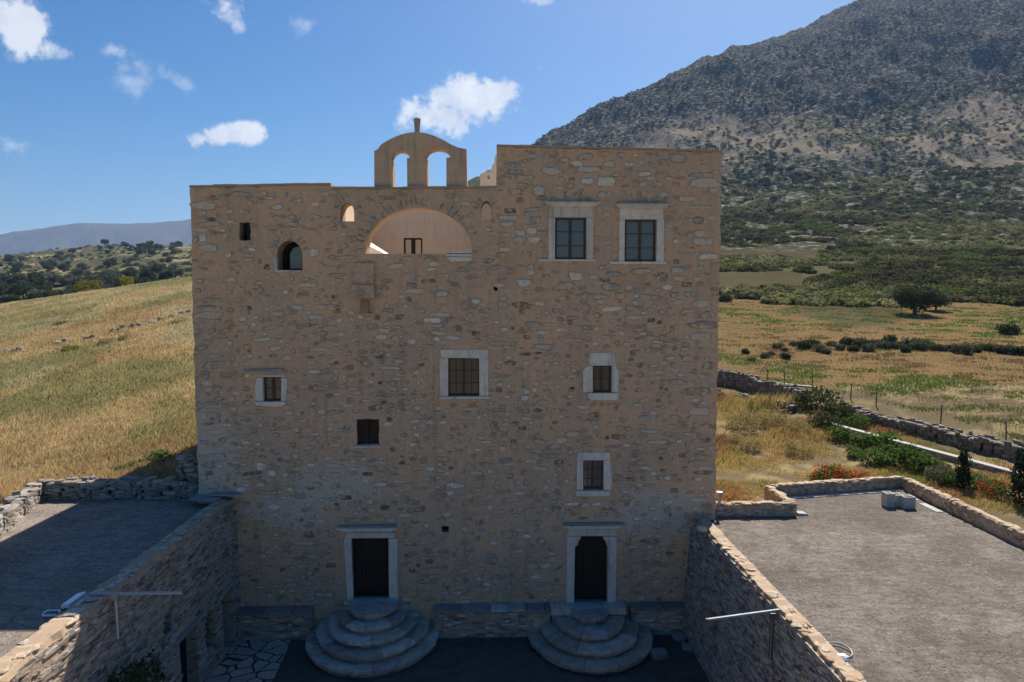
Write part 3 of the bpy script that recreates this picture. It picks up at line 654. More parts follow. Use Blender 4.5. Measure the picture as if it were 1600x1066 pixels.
def scol(): c = random.choices(PC, PW)[0]; k = random.uniform(.85, 1.15); return tuple(min(1, q*k) for q in c)
placed = []; grid = {}
def try_stone(px, py, wpx, hpx, col=None, rot=0, dep=.034, force=False):
    if not inside(px, py): return
    hw, hh = wpx/2, hpx/2
    if not force:
        for b_ in boxes:
            if px+hw > b_[0] and px-hw < b_[1] and py+hh > b_[2] and py-hh < b_[3]: return
        if in_big(px, py, 1+hw/86+.02) or not inside(px+hw, py) or not inside(px-hw, py) or not inside(px, py-hh): return
    gx, gy = int(px//45), int(py//45)
    for i in (-1, 0, 1):
        for j in (-1, 0, 1):
            for (qx, qy, qw, qh) in grid.get((gx+i, gy+j), ()):
                if abs(qx-px) < (qw+wpx)*.5+1 and abs(qy-py) < (qh+hpx)*.5+.8: return
    grid.setdefault((gx, gy), []).append((px, py, wpx, hpx))
    p = PY(px, py)
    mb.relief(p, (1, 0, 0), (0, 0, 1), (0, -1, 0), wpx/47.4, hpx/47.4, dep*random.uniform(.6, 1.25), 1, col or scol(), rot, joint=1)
# voussoirs over arches
for a in np.linspace(12, 168, 44):
    if random.random() < .8:
        t = R(a+jit(1.5)); cx, cy = 654+93*math.cos(t), 397-82*math.sin(t)
        p = PY(cx, cy); mb.relief(p, (1, 0, 0), (0, 0, 1), (0, -1, 0), random.uniform(.2, .36), random.uniform(.05, .09), .018, 1, random.choice([(.40, .34, .28), (.52, .46, .38), (.30, .23, .18), (.56, .43, .3)]), math.atan2(82*math.sin(t), 93*math.cos(t)))
        grid.setdefault((int(cx//45), int(cy//45)), []).append((cx, cy, 12, 12))
for (ax, ay, r1, r2, a0, a1, n) in [(453, 398, 27, 28, 20, 160, 13), (892, 352, 33, 50, 58, 122, 9), (1001, 353, 33, 50, 58, 122, 9), (542, 330, 17, 18, 15, 165, 9), (759, 330, 16, 20, 15, 165, 8)]:
    for a in np.linspace(a0, a1, n):
        t = R(a+jit(2)); cx, cy = ax+r1*math.cos(t), ay-r2*math.sin(t)
        mb.relief(PY(cx, cy), (1, 0, 0), (0, 0, 1), (0, -1, 0), random.uniform(.18, .28), random.uniform(.06, .10), .018, 1, random.choice([(.66, .54, .42), (.46, .32, .21), (.36, .29, .23), (.56, .48, .4)]), t)
        grid.setdefault((int(cx//45), int(cy//45)), []).append((cx, cy, 9, 12))
# quoins
for side in (0, 1):
    py = 250 if side else 300
    while py < 940:
        h = random.uniform(5, 13); w_ = random.uniform(16, 50); t = (py-293)/480
        edge = (1126-t*10) if side else (297+t*14)
        if random.random() < .62: try_stone(edge-(1 if side else -1)*(w_/2+random.choice([1, 2, 5, 12])), py+jit(2), w_, h, random.choice([(.54, .48, .40), (.60, .51, .40), (.46, .39, .31), (.68, .58, .46), (.40, .31, .24)]), 0, .025)
        py += h+random.uniform(1, 6)
# individual ones the photo shows clearly
for (px, py, w_, h, c) in [(862, 267, 34, 12, 3), (952, 256, 16, 10, 3), (983, 257, 17, 9, 3), (920, 265, 36, 9, 3), (947, 285, 26, 15, 6), (843, 298, 20, 14, 3), (1070, 287, 24, 12, 6), (792, 311, 32, 17, 3), (795, 340, 34, 7, 3),
        (792, 350, 22, 7, 3), (944, 394, 22, 7, 6), (946, 358, 22, 14, 3), (317, 372, 10, 11, 8), (357, 399, 11, 8, 6), (491, 395, 12, 12, 8), (563, 404, 8, 12, 8), (985, 456, 0, 0, 3), (900, 432, 24, 15, 6), (990, 496, 26, 7, 3),
        (716, 405, 38, 9, 8), (1100, 378, 36, 11, 3), (1105, 401, 30, 9, 6), (466, 480, 22, 8, 3), (668, 432, 0, 0, 3), (648, 455, 30, 8, 2), (690, 460, 22, 9, 3), (676, 501, 26, 8, 8), (503, 480, 18, 6, 3), (848, 542, 34, 8, 0), (1088, 565, 50, 9, 0),
        (408, 729, 16, 12, 8), (425, 740, 12, 8, 8), (712, 759, 28, 8, 6), (594, 757, 22, 7, 6), (428, 793, 20, 14, 6), (1025, 691, 34, 7, 3), (1002, 693, 26, 9, 0), (894, 678, 22, 9, 3), (893, 788, 26, 6, 8), (932, 788, 16, 6, 8), (853, 884, 20, 8, 6), (839, 901, 20, 7, 6),
        (588, 732, 34, 9, 7), (965, 683, 22, 7, 4), (990, 712, 16, 5, 4), (1016, 846, 28, 6, 4), (986, 749, 16, 6, 5), (601, 793, 14, 6, 5), (539, 777, 22, 6, 5)]:
    if w_: try_stone(px, py, w_, h, {3: (.66, .58, .48), 6: (.80, .71, .58), 8: (.84, .80, .72), 0: (.56, .52, .47)}.get(c, PC[c]), jit(.05), .04)
for i in range(26000):
    px = random.uniform(296, 1127); py = random.uniform(232, 952)
    up = px > 776 and py < 480
    if up:
        if random.random() > .12: continue
        w_ = random.choice([random.uniform(8, 18), random.uniform(16, 36)]); h = min(random.uniform(5, 12), w_*.6)
    else:
        k = .5+.5*math.sin(px*.013+1.3)*math.sin(py*.017)
        if random.random() > (.14 if py < 480 else .34)*(.3+k): continue
        w_ = random.choices([random.uniform(5, 11), random.uniform(10, 20), random.uniform(20, 36)], [7, 5, 1.6])[0]; h = min(random.uniform(3.5, 8.5), w_*.75)
    try_stone(px, py, w_, h, None, jit(.12))
# coping line along the roof edge
for (x0, x1, y0, y1) in [(296.5, 517, 293, 289.5), (518, 776, 296, 294.5), (776, 1127.5, 229.5, 238)]:
    a, b_ = PY(x0, y0), PY(x1, y1); n = int((b_.x-a.x)/.7)
    for i in range(n):
        p0, p1 = a.lerp(b_, i/n), a.lerp(b_, (i+1)/n); zz = jit(.012)
        mb.hexa([(p0.x, -.05+jit(.015), p0.z+.003), (p1.x, -.05+jit(.015), p1.z+.003), (p1.x, .6, p1.z+.003), (p0.x, .6, p0.z+.003), (p0.x, -.04, p0.z+.07+zz), (p1.x, -.04, p1.z+.07+zz), (p1.x, .6, p1.z+.06), (p0.x, .6, p0.z+.06)], 2)
front = mb.build('front_wall', ['facade', 'facade_stone', 'plaster_top', 'plaster_top'], tower)
# body behind the face
xl, xr, ztl, ztm, ztr = fx(300), fx(1121), fz(292), fz(296), fz(234)
mb = MB(); mb.box(-10.0, -9.3, .752, 12, -.2, ztl-.05); mb.build('side_wall', 'facade', tower)
mb = MB(); mb.box(6.75, 7.42, .752, 12, -.2, ztr-.15); mb.build('side_wall', 'facade', tower)
xa = fx(517)                                            # inner side of the left block
mb = MB(); mb.box(xa-.35, xa, .752, 12, 11.2, ztl-.06); mb.build('terrace_wall', 'cream_plaster', tower)
mb = MB(); mb.box(.13, .5, .752, 12, 11.2, ztr-.12); mb.build('terrace_wall', 'inner_plaster', tower)
mb = MB(); mb.box(xa+.003, .127, .752, 11.98, 11.5, 12.0); mb.build('terrace_floor', 'pale_paving', tower)
mb = MB(); mb.box(-9.297, xa-.353, .752, 11.9, 14.2, 14.5); mb.box(.503, 6.747, .752, 11.9, 15.4, 15.7); mb.build('roof', 'concrete', tower)
bw = PY(0, 0, 8); bwin = [W2(631, 372, 8), W2(660, 372, 8), W2(660, 400, 8), W2(631, 400, 8)]
mb = MB(); slab_with_holes(mb, [(xa+.003, 12), (.127, 12), (.127, 15.55), (xa+.003, 15.55)], [bwin], 8, 8.4); mb.build('terrace_back_wall', 'inner_plaster', tower)
mb = MB(); mb.box(-9.297, 6.747, 11.4, 12.0, -.2, 13.6); mb.build('rear_wall', 'facade', tower)
# ragged wall standing at the rear roof between bell gable and right block
rw = [W2(x, y, 11) for x, y in [(750, 306), (750, 272), (754, 271), (757, 268.5), (764, 269), (768, 267), (769, 258), (772, 256), (773, 246), (776, 240), (782, 232), (782, 306)]]
mb = MB(); slab_with_holes(mb, rw, [[W2(x, y, 11) for x, y in [(761.5, 274), (765, 274), (765, 280), (761.5, 280)]]], 10.99, 11.38); mb.build('ruined_wall', 'cream_plaster', tower)
# window in the terrace back wall
(ax_, az_), (bx_, bz_) = bwin[3], bwin[1]
mb = MB(); t_ = .07
for x0, x1, z0, z1 in [(ax_, ax_+t_, az_, bz_), (bx_-t_, bx_, az_, bz_), (ax_+t_, bx_-t_, bz_-t_, bz_), (ax_+t_, bx_-t_, az_, az_+t_), ((ax_+bx_)/2-.09, (ax_+bx_)/2+.09, az_+t_, bz_-t_)]: mb.box(x0, x1, 8.06, 8.14, z0, z1)
wf = mb.build('window', 'dark_wood', tower)
mb = MB(); mb.box(ax_+t_, bx_-t_, 8.1, 8.12, az_+t_, bz_-t_); mb.build('glass_pane', 'inner_plaster', wf)  # opaque pale pane: the brightness of the glass is put into its colour
mb = MB(); mb.box(ax_-.05, bx_+.1, 7.9, 8.05, az_-.08, az_-.003); mb.build('sill', 'whitewash', wf)
# whitewashed stair parapet on the roof terrace, seen through the big arch
mb = MB(); mb.hexa([(-5.1, 4.2, 12.0), (-3.9, 4.2, 12.0), (-3.9, 4.75, 12.0), (-5.1, 4.75, 12.0), (-5.1, 4.2, 13.45), (-3.9, 4.2, 12.85), (-3.9, 4.75, 12.9), (-5.1, 4.75, 13.66)]); mb.build('stair_parapet', 'whitewash', tower)
mb = MB(); rz0 = PY(700, 391).z; a, b_ = PY(697, 391), PY(738, 404)
for i, (x0, x1, z0, z1) in enumerate([(697, 738, 391.5, 396), (697, 737, 397, 401), (699, 731, 402, 405.5)]):
    p, q = PY(x0, z1), PY(x1, z0); mb.box(p.x, q.x, -.05-.01*i, .35, p.z, q.z, j=.008)
mb.build('marble_slab', 'marble', tower)
# bell gable
def px_line(pts, Y=.15): return [W2(x, y, Y) for x, y in pts]
gab = [(585, 297), (585, 236), (590, 234)]+[(590+(710-590)*t, 234-27*math.sin(math.pi*(.04+.92*t))**.9) for t in np.linspace(.05, .95, 18)]+[(716, 231), (729, 233.5), (730, 297), (697.5, 297), (697.5, 247)]
gab += [(703.5, 246)]+[(684.5+19*math.cos(a), 245-13*math.sin(a)) for a in np.linspace(.15, math.pi-.15, 12)]+[(664, 247), (667.5, 249), (668.5, 297), (636.5, 297), (636, 247.5), (640, 247)]
gab += [(626+14*math.cos(a), 247-12*math.sin(a)) for a in np.linspace(.15, math.pi-.15, 12)]+[(612, 248), (613.5, 251), (614.5, 297)]
mb = MB(); slab_with_holes(mb, px_line(gab), [], .12, .68); bg_ = mb.build('bell_gable', 'gable_plaster', tower)
c = PY(652, 208, .4); mb = MB(); prof = [(.09, -.12), (.088, .1), (.10, .30), (.115, .40), (.118, .45), (.08, .48)]; vs = []; n = 16
for r_, z in prof: vs += [(c.x+r_*math.cos(6.2832*k/n), c.y+r_*math.sin(6.2832*k/n), c.z+z) for k in range(n)]
fs = [(i*n+k, i*n+(k+1) % n, (i+1)*n+(k+1) % n, (i+1)*n+k) for i in range(len(prof)-1) for k in range(n)]+[tuple(range(5*n, 6*n))]
mb.add(vs, fs); mb.build('finial', 'clay', bg_, smooth=False)
mb = MB()
for i in range(0): pass
# small box machicolation with its drip stain stone
mb = MB(); p, q = PY(549, 470), PY(585, 412); a = PY(553, 468); b_ = PY(583, 446)
mb.box(p.x+.12, q.x, -.16, .002, b_.z, q.z, j=.015); mb.box(p.x+.06, q.x+.02, -.30, .002, a.z+.04, b_.z, 0, j=.015)
mb.build('box_chute', ['facade'], tower)
mb = MB(); mb.box(PY(558, 0).x, PY(571, 0).x, -.14, .001, PY(0, 490).z, PY(0, 470).z, j=.01); mb.build('chute_spout', 'step_riser', tower)

def blk(mb, x0, x1, y0, y1, dep, mi=0, j=.006, back=.10):
    """a dressed block from photo pixels: dep proud of the face"""
    t = random.uniform(.82, 1.08); p, q = PY(x0, y1), PY(x1, y0); mb.box(p.x, q.x, -dep, back, p.z, q.z, mi, (t, t*.99, t*.97), j=j)
def sash(parent, x0, x1, y0, y1, cols, rows, glass='glass', fmat='frame_wood', dep=.16, fr=.055):
    p, q = PY(x0, y1), PY(x1, y0); X0, X1, Z0, Z1 = p.x, q.x, p.z, q.z; xm = (X0+X1)/2
    mb = MB(); mb.box(X0+.002, X0+fr, dep, dep+.07, Z0+.002, Z1-.002); mb.box(X1-fr, X1-.002, dep, dep+.07, Z0+.002, Z1-.002)
    mb.box(X0+fr, X1-fr, dep, dep+.07, Z1-fr, Z1-.002); mb.box(X0+fr, X1-fr, dep, dep+.07, Z0+.002, Z0+fr)
    mb.box(xm-.045, xm+.045, dep-.012, dep+.06, Z0+fr, Z1-fr)
    for side in (0, 1):
        a, b_ = (X0+fr, xm-.045) if side == 0 else (xm+.045, X1-fr)
        for r_ in range(1, rows): z = Z0+(Z1-Z0)*r_/rows; mb.box(a, b_, dep+.01, dep+.05, z-.014, z+.014)
        for c_ in range(1, cols): x = a+(b_-a)*c_/cols; mb.box(x-.013, x+.013, dep+.012, dep+.048, Z0+fr, Z1-fr)
    mb.build('window_frame', fmat, parent)
    mb = MB(); mb.box(X0+fr-.01, xm-.04, dep+.03, dep+.036, Z0+fr-.01, Z1-fr+.01); mb.build('glass_pane', glass, parent)
    mb = MB(); mb.box(xm+.04, X1-fr+.01, dep+.027, dep+.033, Z0+fr-.01, Z1-fr+.01); mb.build('glass_pane', glass, parent)
    mb = MB(); mb.box(X0-.05, X1+.05, .5, .6, Z0-.05, Z1+.05); mb.build('dark_recess', 'void', parent)  # black panel in place of the unlit room behind the panes
def cornice(parent, x0, x1, y0, y1, dep=.22):
    mb = MB(); h = y1-y0
    blk(mb, x0, x1, y0, y0+h*.35, dep, 0, .003); blk(mb, x0+4, x1-4, y0+h*.35, y0+h*.7, dep*.75, 0, .003); blk(mb, x0+8, x1-8, y0+h*.7, y1, dep*.5, 0, .003)
    p, q = PY(x0+1, y0), PY(x1-1, y0); mb.box(p.x, q.x, -dep+.03, .02, p.z+.002, p.z+.04, 1, j=.006)
    mb.build('cornice', ['marble', 'slate'], parent)
def sill(parent, x0, x1, y0, y1, dep=.10, m_='marble'):
    mb = MB(); blk(mb, x0, x1, y0, y1, dep, 0, .006); mb.build('sill', m_, parent)
# upper marble windows
for (x0, x1, yt, o0, o1, ot, ob, lab) in [(857, 927, 324.5, 867, 916, 340, 405.5, None), (967, 1037, 327.5, 976, 1025.5, 343, 409, None)]:
    mb = MB(); blk(mb, x0+1, x1-1, yt, ot, .045); blk(mb, x0, o0, ot+.4, ob, .05); blk(mb, o1, x1, ot+.4, ob, .05); wi = mb.build('window', 'marble', tower)
    sash(wi, o0, o1, ot, ob, 1, 3, 'curtained_glass', dep=.10, fr=.07); cornice(wi, x0-6, x1+8, yt-7.5, yt); sill(wi, x0-16 if x0 < 900 else x0-14, x1+4, ob, ob+3.5, .09)
# centre window
mb = MB(); blk(mb, 689, 762, 546, 559.5, .04, j=.02); blk(mb, 688, 700, 560, 619, .045, j=.008); blk(mb, 749, 763, 560, 619, .045, j=.008); wi = mb.build('window', 'marble', tower)
sash(wi, 700, 749, 559.5, 619, 2, 3, 'glass'); sill(wi, 687, 766, 619, 623, .12)
def irregular(mb, pts, dep=.04, mi=0):
    q = [W2(x, y) for x, y in pts]; vs = [(x, -dep, z) for x, z in q]+[(x, .1, z) for x, z in q]; n = len(q)
    mb.add(vs, [tuple(range(n)), tuple(range(n, 2*n))[::-1]]+[(i, (i+1) % n, n+(i+1) % n, n+i) for i in range(n)], mi)
mb = MB(); irregular(mb, [(921, 571), (921, 554), (923, 551.5), (956, 551), (960, 556), (962, 571)]); irregular(mb, [(911, 612), (911, 580), (915, 574), (920, 571.5), (926, 571.5), (926, 613)], .045); irregular(mb, [(955.5, 613), (955.5, 571.5), (962, 571.5), (963, 576), (967, 579), (966, 600), (966, 613)], .045); wi = mb.build('window', 'marble', tower)
sash(wi, 926, 955.5, 571.5, 613.5, 1, 2, 'glass', dep=.13, fr=.06); mb = MB(); irregular(mb, [(918, 614), (966, 614), (965, 622), (962, 625), (922, 624.5), (917, 621)], .1); mb.build('sill', 'marble', wi)
mb = MB(); irregular(mb, [(902, 719), (903, 707), (952.5, 707), (953, 719)]); irregular(mb, [(901, 765), (902, 719.5), (911, 719.5), (911, 765)], .045); irregular(mb, [(943, 765), (943, 719.5), (953, 719.5), (954, 735), (956, 750), (954, 765)], .045); wi = mb.build('window', 'marble', tower)
sash(wi, 911, 943, 719, 765.5, 2, 3, 'curtained_glass', dep=.16, fr=.05); mb = MB(); irregular(mb, [(899, 766), (953, 766), (951, 774), (900, 774)], .11); mb.build('sill', 'marble', wi)
mb = MB(); irregular(mb, [(400, 626), (399, 605), (402, 592), (406, 590), (411, 590), (412, 627)]); irregular(mb, [(440, 627), (440, 590), (448, 592), (449, 600), (447, 626)]); irregular(mb, [(408, 587.5), (410, 586.5), (444, 586.5), (446, 588), (445, 589), (409, 589)], .03); irregular(mb, [(380, 578), (442, 576), (444, 578), (436, 580.5), (382, 581)], .12, 1); wi = mb.build('window', ['marble', 'slate'], tower)
sash(wi, 411, 440, 588, 627, 1, 2, 'glass', dep=.12, fr=.06); mb = MB(); irregular(mb, [(400, 627.5), (448, 627.5), (446, 633), (430, 635), (402, 633)], .1); mb.build('sill', 'marble', wi)
# small shuttered window
p, q = PY(557, 696), PY(593, 654); mb = MB(); xm = (p.x+q.x)/2
for a, b_ in ((p.x, xm-.01), (xm+.01, q.x)):
    mb.box(a, b_, .2, .24, p.z, q.z)
    for z in (p.z+.06, (p.z+q.z)/2-.03, q.z-.12): mb.box(a+.04, b_-.04, .17, .2, z, z+.06)
    for x in (a+.01, b_-.07): mb.box(x, x+.05, .165, .198, p.z, q.z)
wi = mb.build('shutter', 'dark_wood', tower); mb = MB(); blk(mb, 552, 594, 696, 698.5, .10); mb.build('sill', 'marble', wi)
# square hole, arched niche, recesses
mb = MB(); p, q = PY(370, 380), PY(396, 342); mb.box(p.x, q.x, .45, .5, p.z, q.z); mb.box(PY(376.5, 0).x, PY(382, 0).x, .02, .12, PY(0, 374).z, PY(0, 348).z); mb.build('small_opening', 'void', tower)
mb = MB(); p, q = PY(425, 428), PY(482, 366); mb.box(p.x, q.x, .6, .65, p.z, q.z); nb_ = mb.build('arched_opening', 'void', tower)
mb = MB(); slab_with_holes(mb, ragged(arch_px(448, 474, 419, 384, 400), .006), [], .40, .43); mb.build('glass_pane', 'curtained_glass', nb_)
mb = MB(); blk(mb, 427, 433, 402, 422, .012, j=.012); blk(mb, 430, 472, 422.5, 425, .03, j=.01); mb.build('sill', 'step_stone', nb_)
mb = MB()
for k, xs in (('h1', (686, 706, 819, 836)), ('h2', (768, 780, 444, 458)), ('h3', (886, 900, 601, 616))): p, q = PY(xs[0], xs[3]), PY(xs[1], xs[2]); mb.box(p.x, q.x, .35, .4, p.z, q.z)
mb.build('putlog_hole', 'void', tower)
# doors
def door(x0, x1, yt, yb, plank=.12):
    p, q = PY(x0, yb), PY(x1, yt); mb = MB(); x = p.x-.02
    while x < q.x+.02:
        mb.box(x+.004, min(x+plank, q.x+.02)-.004, .30+jit(.004), .36, p.z-.02, q.z+.02); x += plank
    return mb
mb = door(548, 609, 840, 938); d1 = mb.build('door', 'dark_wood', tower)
mb = MB(); blk(mb, 540, 616.5, 831.5, 840.5, .05); blk(mb, 608.5, 621, 841, 937, .055, j=.01)
irregular(mb, [(538, 841), (549, 841), (552.5, 937), (543, 937)], .055); mb.build('door_frame', 'marble', d1); cornice(d1, 528, 621, 822, 830.5)
mb = MB(); blk(mb, 539, 622, 938, 943.5, .12, back=.3); mb.build('threshold', 'marble', d1)
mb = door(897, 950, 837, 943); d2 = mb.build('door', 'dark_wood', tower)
mb = MB(); blk(mb, 886, 963, 826.5, 837.5, .05); irregular(mb, [(886, 838), (907, 838), (906, 842), (903, 846), (903, 850), (899.5, 853), (898, 856), (896.5, 943), (884.5, 943)], .055); irregular(mb, [(963, 838), (942, 838), (943, 842), (947, 846), (947, 850), (949.5, 853), (949.5, 856), (949, 943), (962, 943)], .055); mb.build('door_frame', 'marble', d2); cornice(d2, 879, 974, 818, 826)
mb = MB(); blk(mb, 876, 965, 943, 948.5, .14, back=.3); mb.build('threshold', 'marble', d2)

# ------------------------------------------------------------------ bench along the foot of the tower
def bench_run(name, label, X0, X1):
    root = thing(name, label, 'bench', ((X0+X1)/2, -.3, 0))
    mb = MB(); mb.box(X0, X1, -.42, -.02, -.1, .90, 0)
    x = X0+.1
    for i in range(int((X1-X0)*22)):
        w_ = random.uniform(.15, .5); px = random.uniform(X0+.25, X1-.25); pz = random.uniform(.06, .84)
        mb.relief((px, -.42, pz), (1, 0, 0), (0, 0, 1), (0, -1, 0), w_, random.uniform(.05, .1), .03, 1, scol(), jit(.06))
    mb.build('base', ['yard_wall', 'yard_stone'], root)
    mb = MB(); x = X0
    while x < X1-.02:
        w_ = min(random.uniform(.4, 1.1), X1-x); mb.box(x+.01, x+w_-.01, -.50+jit(.03), -.02, .905, .98+jit(.01), 0 if random.random() < .75 else 1, (random.uniform(.6, 1.1),)*3, j=.012); x += w_
    mb.build('seat', ['slate', 'marble'], root)
bench_run('stone_bench', 'low stone bench with slate top left of the left steps', -8.55, -6.0)
bench_run('stone_bench', 'long low stone bench with slate top between the two flights of round steps', -1.95, 1.9)
bench_run('stone_bench', 'low stone bench with slate top right of the right steps', 4.6, 6.45)

# ------------------------------------------------------------------ semicircular steps
YS = 1.13
def ring(mb, cx, cy, r0, r1, z0, z1, a0, a1, n=6, bev=.014, mi=0):
    t_ = random.uniform(.62, 1.15); tc_ = (t_, t_*random.uniform(.95, 1.02), t_*random.uniform(.88, 1.03)); r1j = [jit(.022) for _ in range(n+1)]
    vs = []; prof = [(r0, z0), (r1-.02, z0), (r1-.006, z0+.012), (r1, z1-.05), (r1, z1-bev), (r1-bev, z1), (r0, z1)]; k = len(prof)
    for i in range(n+1):
        a = a0+(a1-a0)*i/n
        vs += [(cx+(r_+(r1j[i] if r_ > r0+.05 else 0))*math.cos(a), cy-YS*(r_+(r1j[i] if r_ > r0+.05 else 0))*math.sin(a), z+(jit(.006) if z > z0+.03 else 0)) for r_, z in prof]
    fs = [(i*k+j, i*k+(j+1) % k, (i+1)*k+(j+1) % k, (i+1)*k+j) for i in range(n) for j in range(k)]+[tuple(range(k)), tuple(range(n*k, n*k+k))[::-1]]
    mb.add(vs, fs, mi, tc_)
def round_steps(label, cx, cy, radii, tops, rect=None):
    root = thing('semicircular_steps', label, 'steps', (cx, cy, 0)); SS_ = ['step_stone', 'yard_wall']
    for i, (r_, z) in enumerate(zip(radii, tops)):
        mb = MB(); inner = radii[i-1]-.12 if i else .001; zb = z-.135
        nseg = max(2, int(r_*math.pi/random.uniform(.75, 1.0))) if i else 1; cuts = [0]+[math.pi*(k+jit(.22))/nseg for k in range(1, nseg)]+[math.pi]
        for a0, a1 in zip(cuts[:-1], cuts[1:]):
            g_ = .008/r_ if nseg > 1 else 0; ring(mb, cx, cy, inner, r_+jit(.022), zb, z+jit(.010), a0+g_, a1-g_, 6 if nseg > 1 else 22)
        # rubble core under the treads
        n = 24; vs = [(cx+(r_-.09)*math.cos(math.pi*k/n), cy-YS*(r_-.09)*math.sin(math.pi*k/n), zz) for zz in (-.05, z-.09) for k in range(n+1)]
        mb.add(vs, [(k, k+1, n+2+k, n+1+k) for k in range(n)]+[tuple(range(n+1, 2*n+2))], 1)
        mb.add([(cx-r_+.02, -.02, -.05), (cx+r_-.02, -.02, -.05), (cx+r_-.02, cy, -.05), (cx-r_+.02, cy, -.05), (cx-r_+.02, -.02, z-.012), (cx+r_-.02, -.02, z-.012), (cx+r_-.02, cy, z-.012), (cx-r_+.02, cy, z-.012)], [(4, 5, 6, 7), (0, 3, 7, 4), (1, 2, 6, 5), (3, 2, 6, 7)], 0)
        mb.build('step', SS_, root)
    if rect:
        mb = MB(); X0, X1, Y0, Z1 = rect
        for a, b_ in ((X0, X0+.78), (X0+.79, X0+1.75), (X0+1.76, X1)): mb.box(a, b_, Y0+jit(.01), -.02, Z1-.22, Z1+jit(.006), j=.006)
        mb.box(X0+.04, X1-.04, Y0+.04, -.025, -.05, Z1-.225, 1); mb.build('landing', ['step_stone', 'step_riser'], root)
round_steps('weathered stone steps in five half rounds before the left door', PY(575, 0).x, -.38, [.80, 1.14, 1.48, 1.82, 2.18], [1.24, 1.0, .75, .50, .25])
round_steps('weathered stone steps in four half rounds with square landing before the right door', PY(925, 0).x, -.55, [.60, 1.14, 1.62, 2.04], [.985, .73, .49, .25], (PY(862, 0).x, PY(984, 0).x, -.52, .99))

# ------------------------------------------------------------------ courtyard floor
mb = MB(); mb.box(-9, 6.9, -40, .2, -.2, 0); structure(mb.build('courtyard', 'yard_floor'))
mb = MB(); q = [PZ(345, 1010, .02), PZ(448, 1014, .02), PZ(425, 1066, .02), PZ(385, 1160, .02), PZ(250, 1200, .02)]
mb.add([(-8.7, -.35, .02), (q[1].x, -.44, .02), tuple(q[2]), tuple(q[3]), (-8.7, -7, .02)], [(0, 1, 2, 3, 4)]); structure(mb.build('flagstone_path', 'flagstone'))
mb = MB(); mb.box(-8.4, 6.3, -39.9, -9.5, 0, .006); structure(mb.build('forecourt_paving', 'pale_paving'))  # unseen pale paving, added to bounce warm sunlight onto the facade

# ------------------------------------------------------------------ annexes with roof terraces
def coping(mb, a, b_, t, z, mi, stone_mi, top=.10, dens=.7, cols=None):
    a, b_ = Vector((*a, 0)), Vector((*b_, 0)); L = (b_-a).length; d = (b_-a).normalized(); n = Vector((-d.y, d.x, 0))
    k = int(L/.22)
    prev = None; vs = []
    for i in range(k+1):                                 # wavering mortared top
        p = a.lerp(b_, i/k); w1, w2 = t/2+jit(.05), t/2+jit(.05); zz = z+top+jit(.035)
        vs += [p+n*w1+Vector((0, 0, z-.03)), p+n*(w1-.05)+Vector((0, 0, zz)), p-n*(w2-.05)+Vector((0, 0, zz+jit(.01))), p-n*w2+Vector((0, 0, z-.03))]
    mb.add(vs, [(i*4+j, i*4+(j+1) % 4, (i+1)*4+(j+1) % 4, (i+1)*4+j) for i in range(k) for j in range(4)]+[(0, 1, 2, 3), (4*k+3, 4*k+2, 4*k+1, 4*k)], mi)
    for i in range(int(L*7*dens)):
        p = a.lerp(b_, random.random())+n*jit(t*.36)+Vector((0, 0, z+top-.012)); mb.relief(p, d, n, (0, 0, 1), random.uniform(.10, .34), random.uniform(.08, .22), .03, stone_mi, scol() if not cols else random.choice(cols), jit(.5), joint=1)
LX = -8.55; RX = 6.75
left = thing('annex_building', 'low rubble annex with grey roof terrace in the tower shadow, left of the courtyard', 'building', (LX-3, -5, 0))
def wall_x(mb, X_, Y0, Y1, z0, z1, holes, thick, sgn, bat=0.0, mi=0):
    """wall in the plane x = X_ facing sgn, holes as (y,z) loops"""
    loops = [[Vector((y, z, 0)) for y, z in l] for l in [[(Y0, z0), (Y1, z0), (Y1, z1), (Y0, z1)]]+holes]
    tris = geometry.tessellate_polygon(loops); flat = [p for l in loops for p in l]
    f0 = lambda p: (X_+sgn*bat*max(0, (z1-p.y)/(z1-z0)), p.x, p.y); f1 = lambda p: (X_-sgn*thick, p.x, p.y)
    mb.add([f0(p) for p in flat], [tuple(t) for t in tris], mi); mb.add([f1(p) for p in flat], [tuple(t) for t in tris], mi)
    for l in loops:
        m_ = len(l); mb.add([f0(p) for p in l]+[f1(p) for p in l], [(i, (i+1) % m_, m_+(i+1) % m_, m_+i) for i in range(m_)], mi)
def yz(px, py, X_): p = PX(px, py, X_); return (p.y, p.z)
# openings on the left wall: near door, arched niche, far door, small window
hL = []
p0 = PX(340, 1012, LX); far_y0, far_y1 = -1.45, -.62
hL.append([(far_y0, .0), (far_y1, .0), (far_y1, 1.95), (far_y0, 1.95)])
ny0, ny1 = -2.75, -2.05; hL.append([(ny0, .75), (ny1, .75)]+[((ny0+ny1)/2+.35*math.cos(a), 1.6+.35*math.sin(a)) for a in np.linspace(0, math.pi, 9)])
nd0, nd1 = -4.35, -3.3; hL.append([(nd0, .0), (nd1, .0), (nd1, 2.0), (nd0, 2.0)])
wy0, wy1 = -5.15, -4.75; hL.append([(wy0, 2.55), (wy1, 2.55), (wy1, 3.05), (wy0, 3.05)])
mb = MB(); wall_x(mb, LX, -20, -.003, -.1, 4.6, hL, .55, 1, .12)
def in_h(y, z, hs, m_=.12):
    return any(min(a for a, _ in h)-m_ < y < max(a for a, _ in h)+m_ and min(b for _, b in h)-m_ < z < max(b for _, b in h)+.3 for h in hs)
YC = [(.42, .37, .33), (.5, .41, .33), (.32, .27, .23), (.15, .13, .12), (.58, .5, .42), (.38, .29, .23), (.24, .19, .16)]
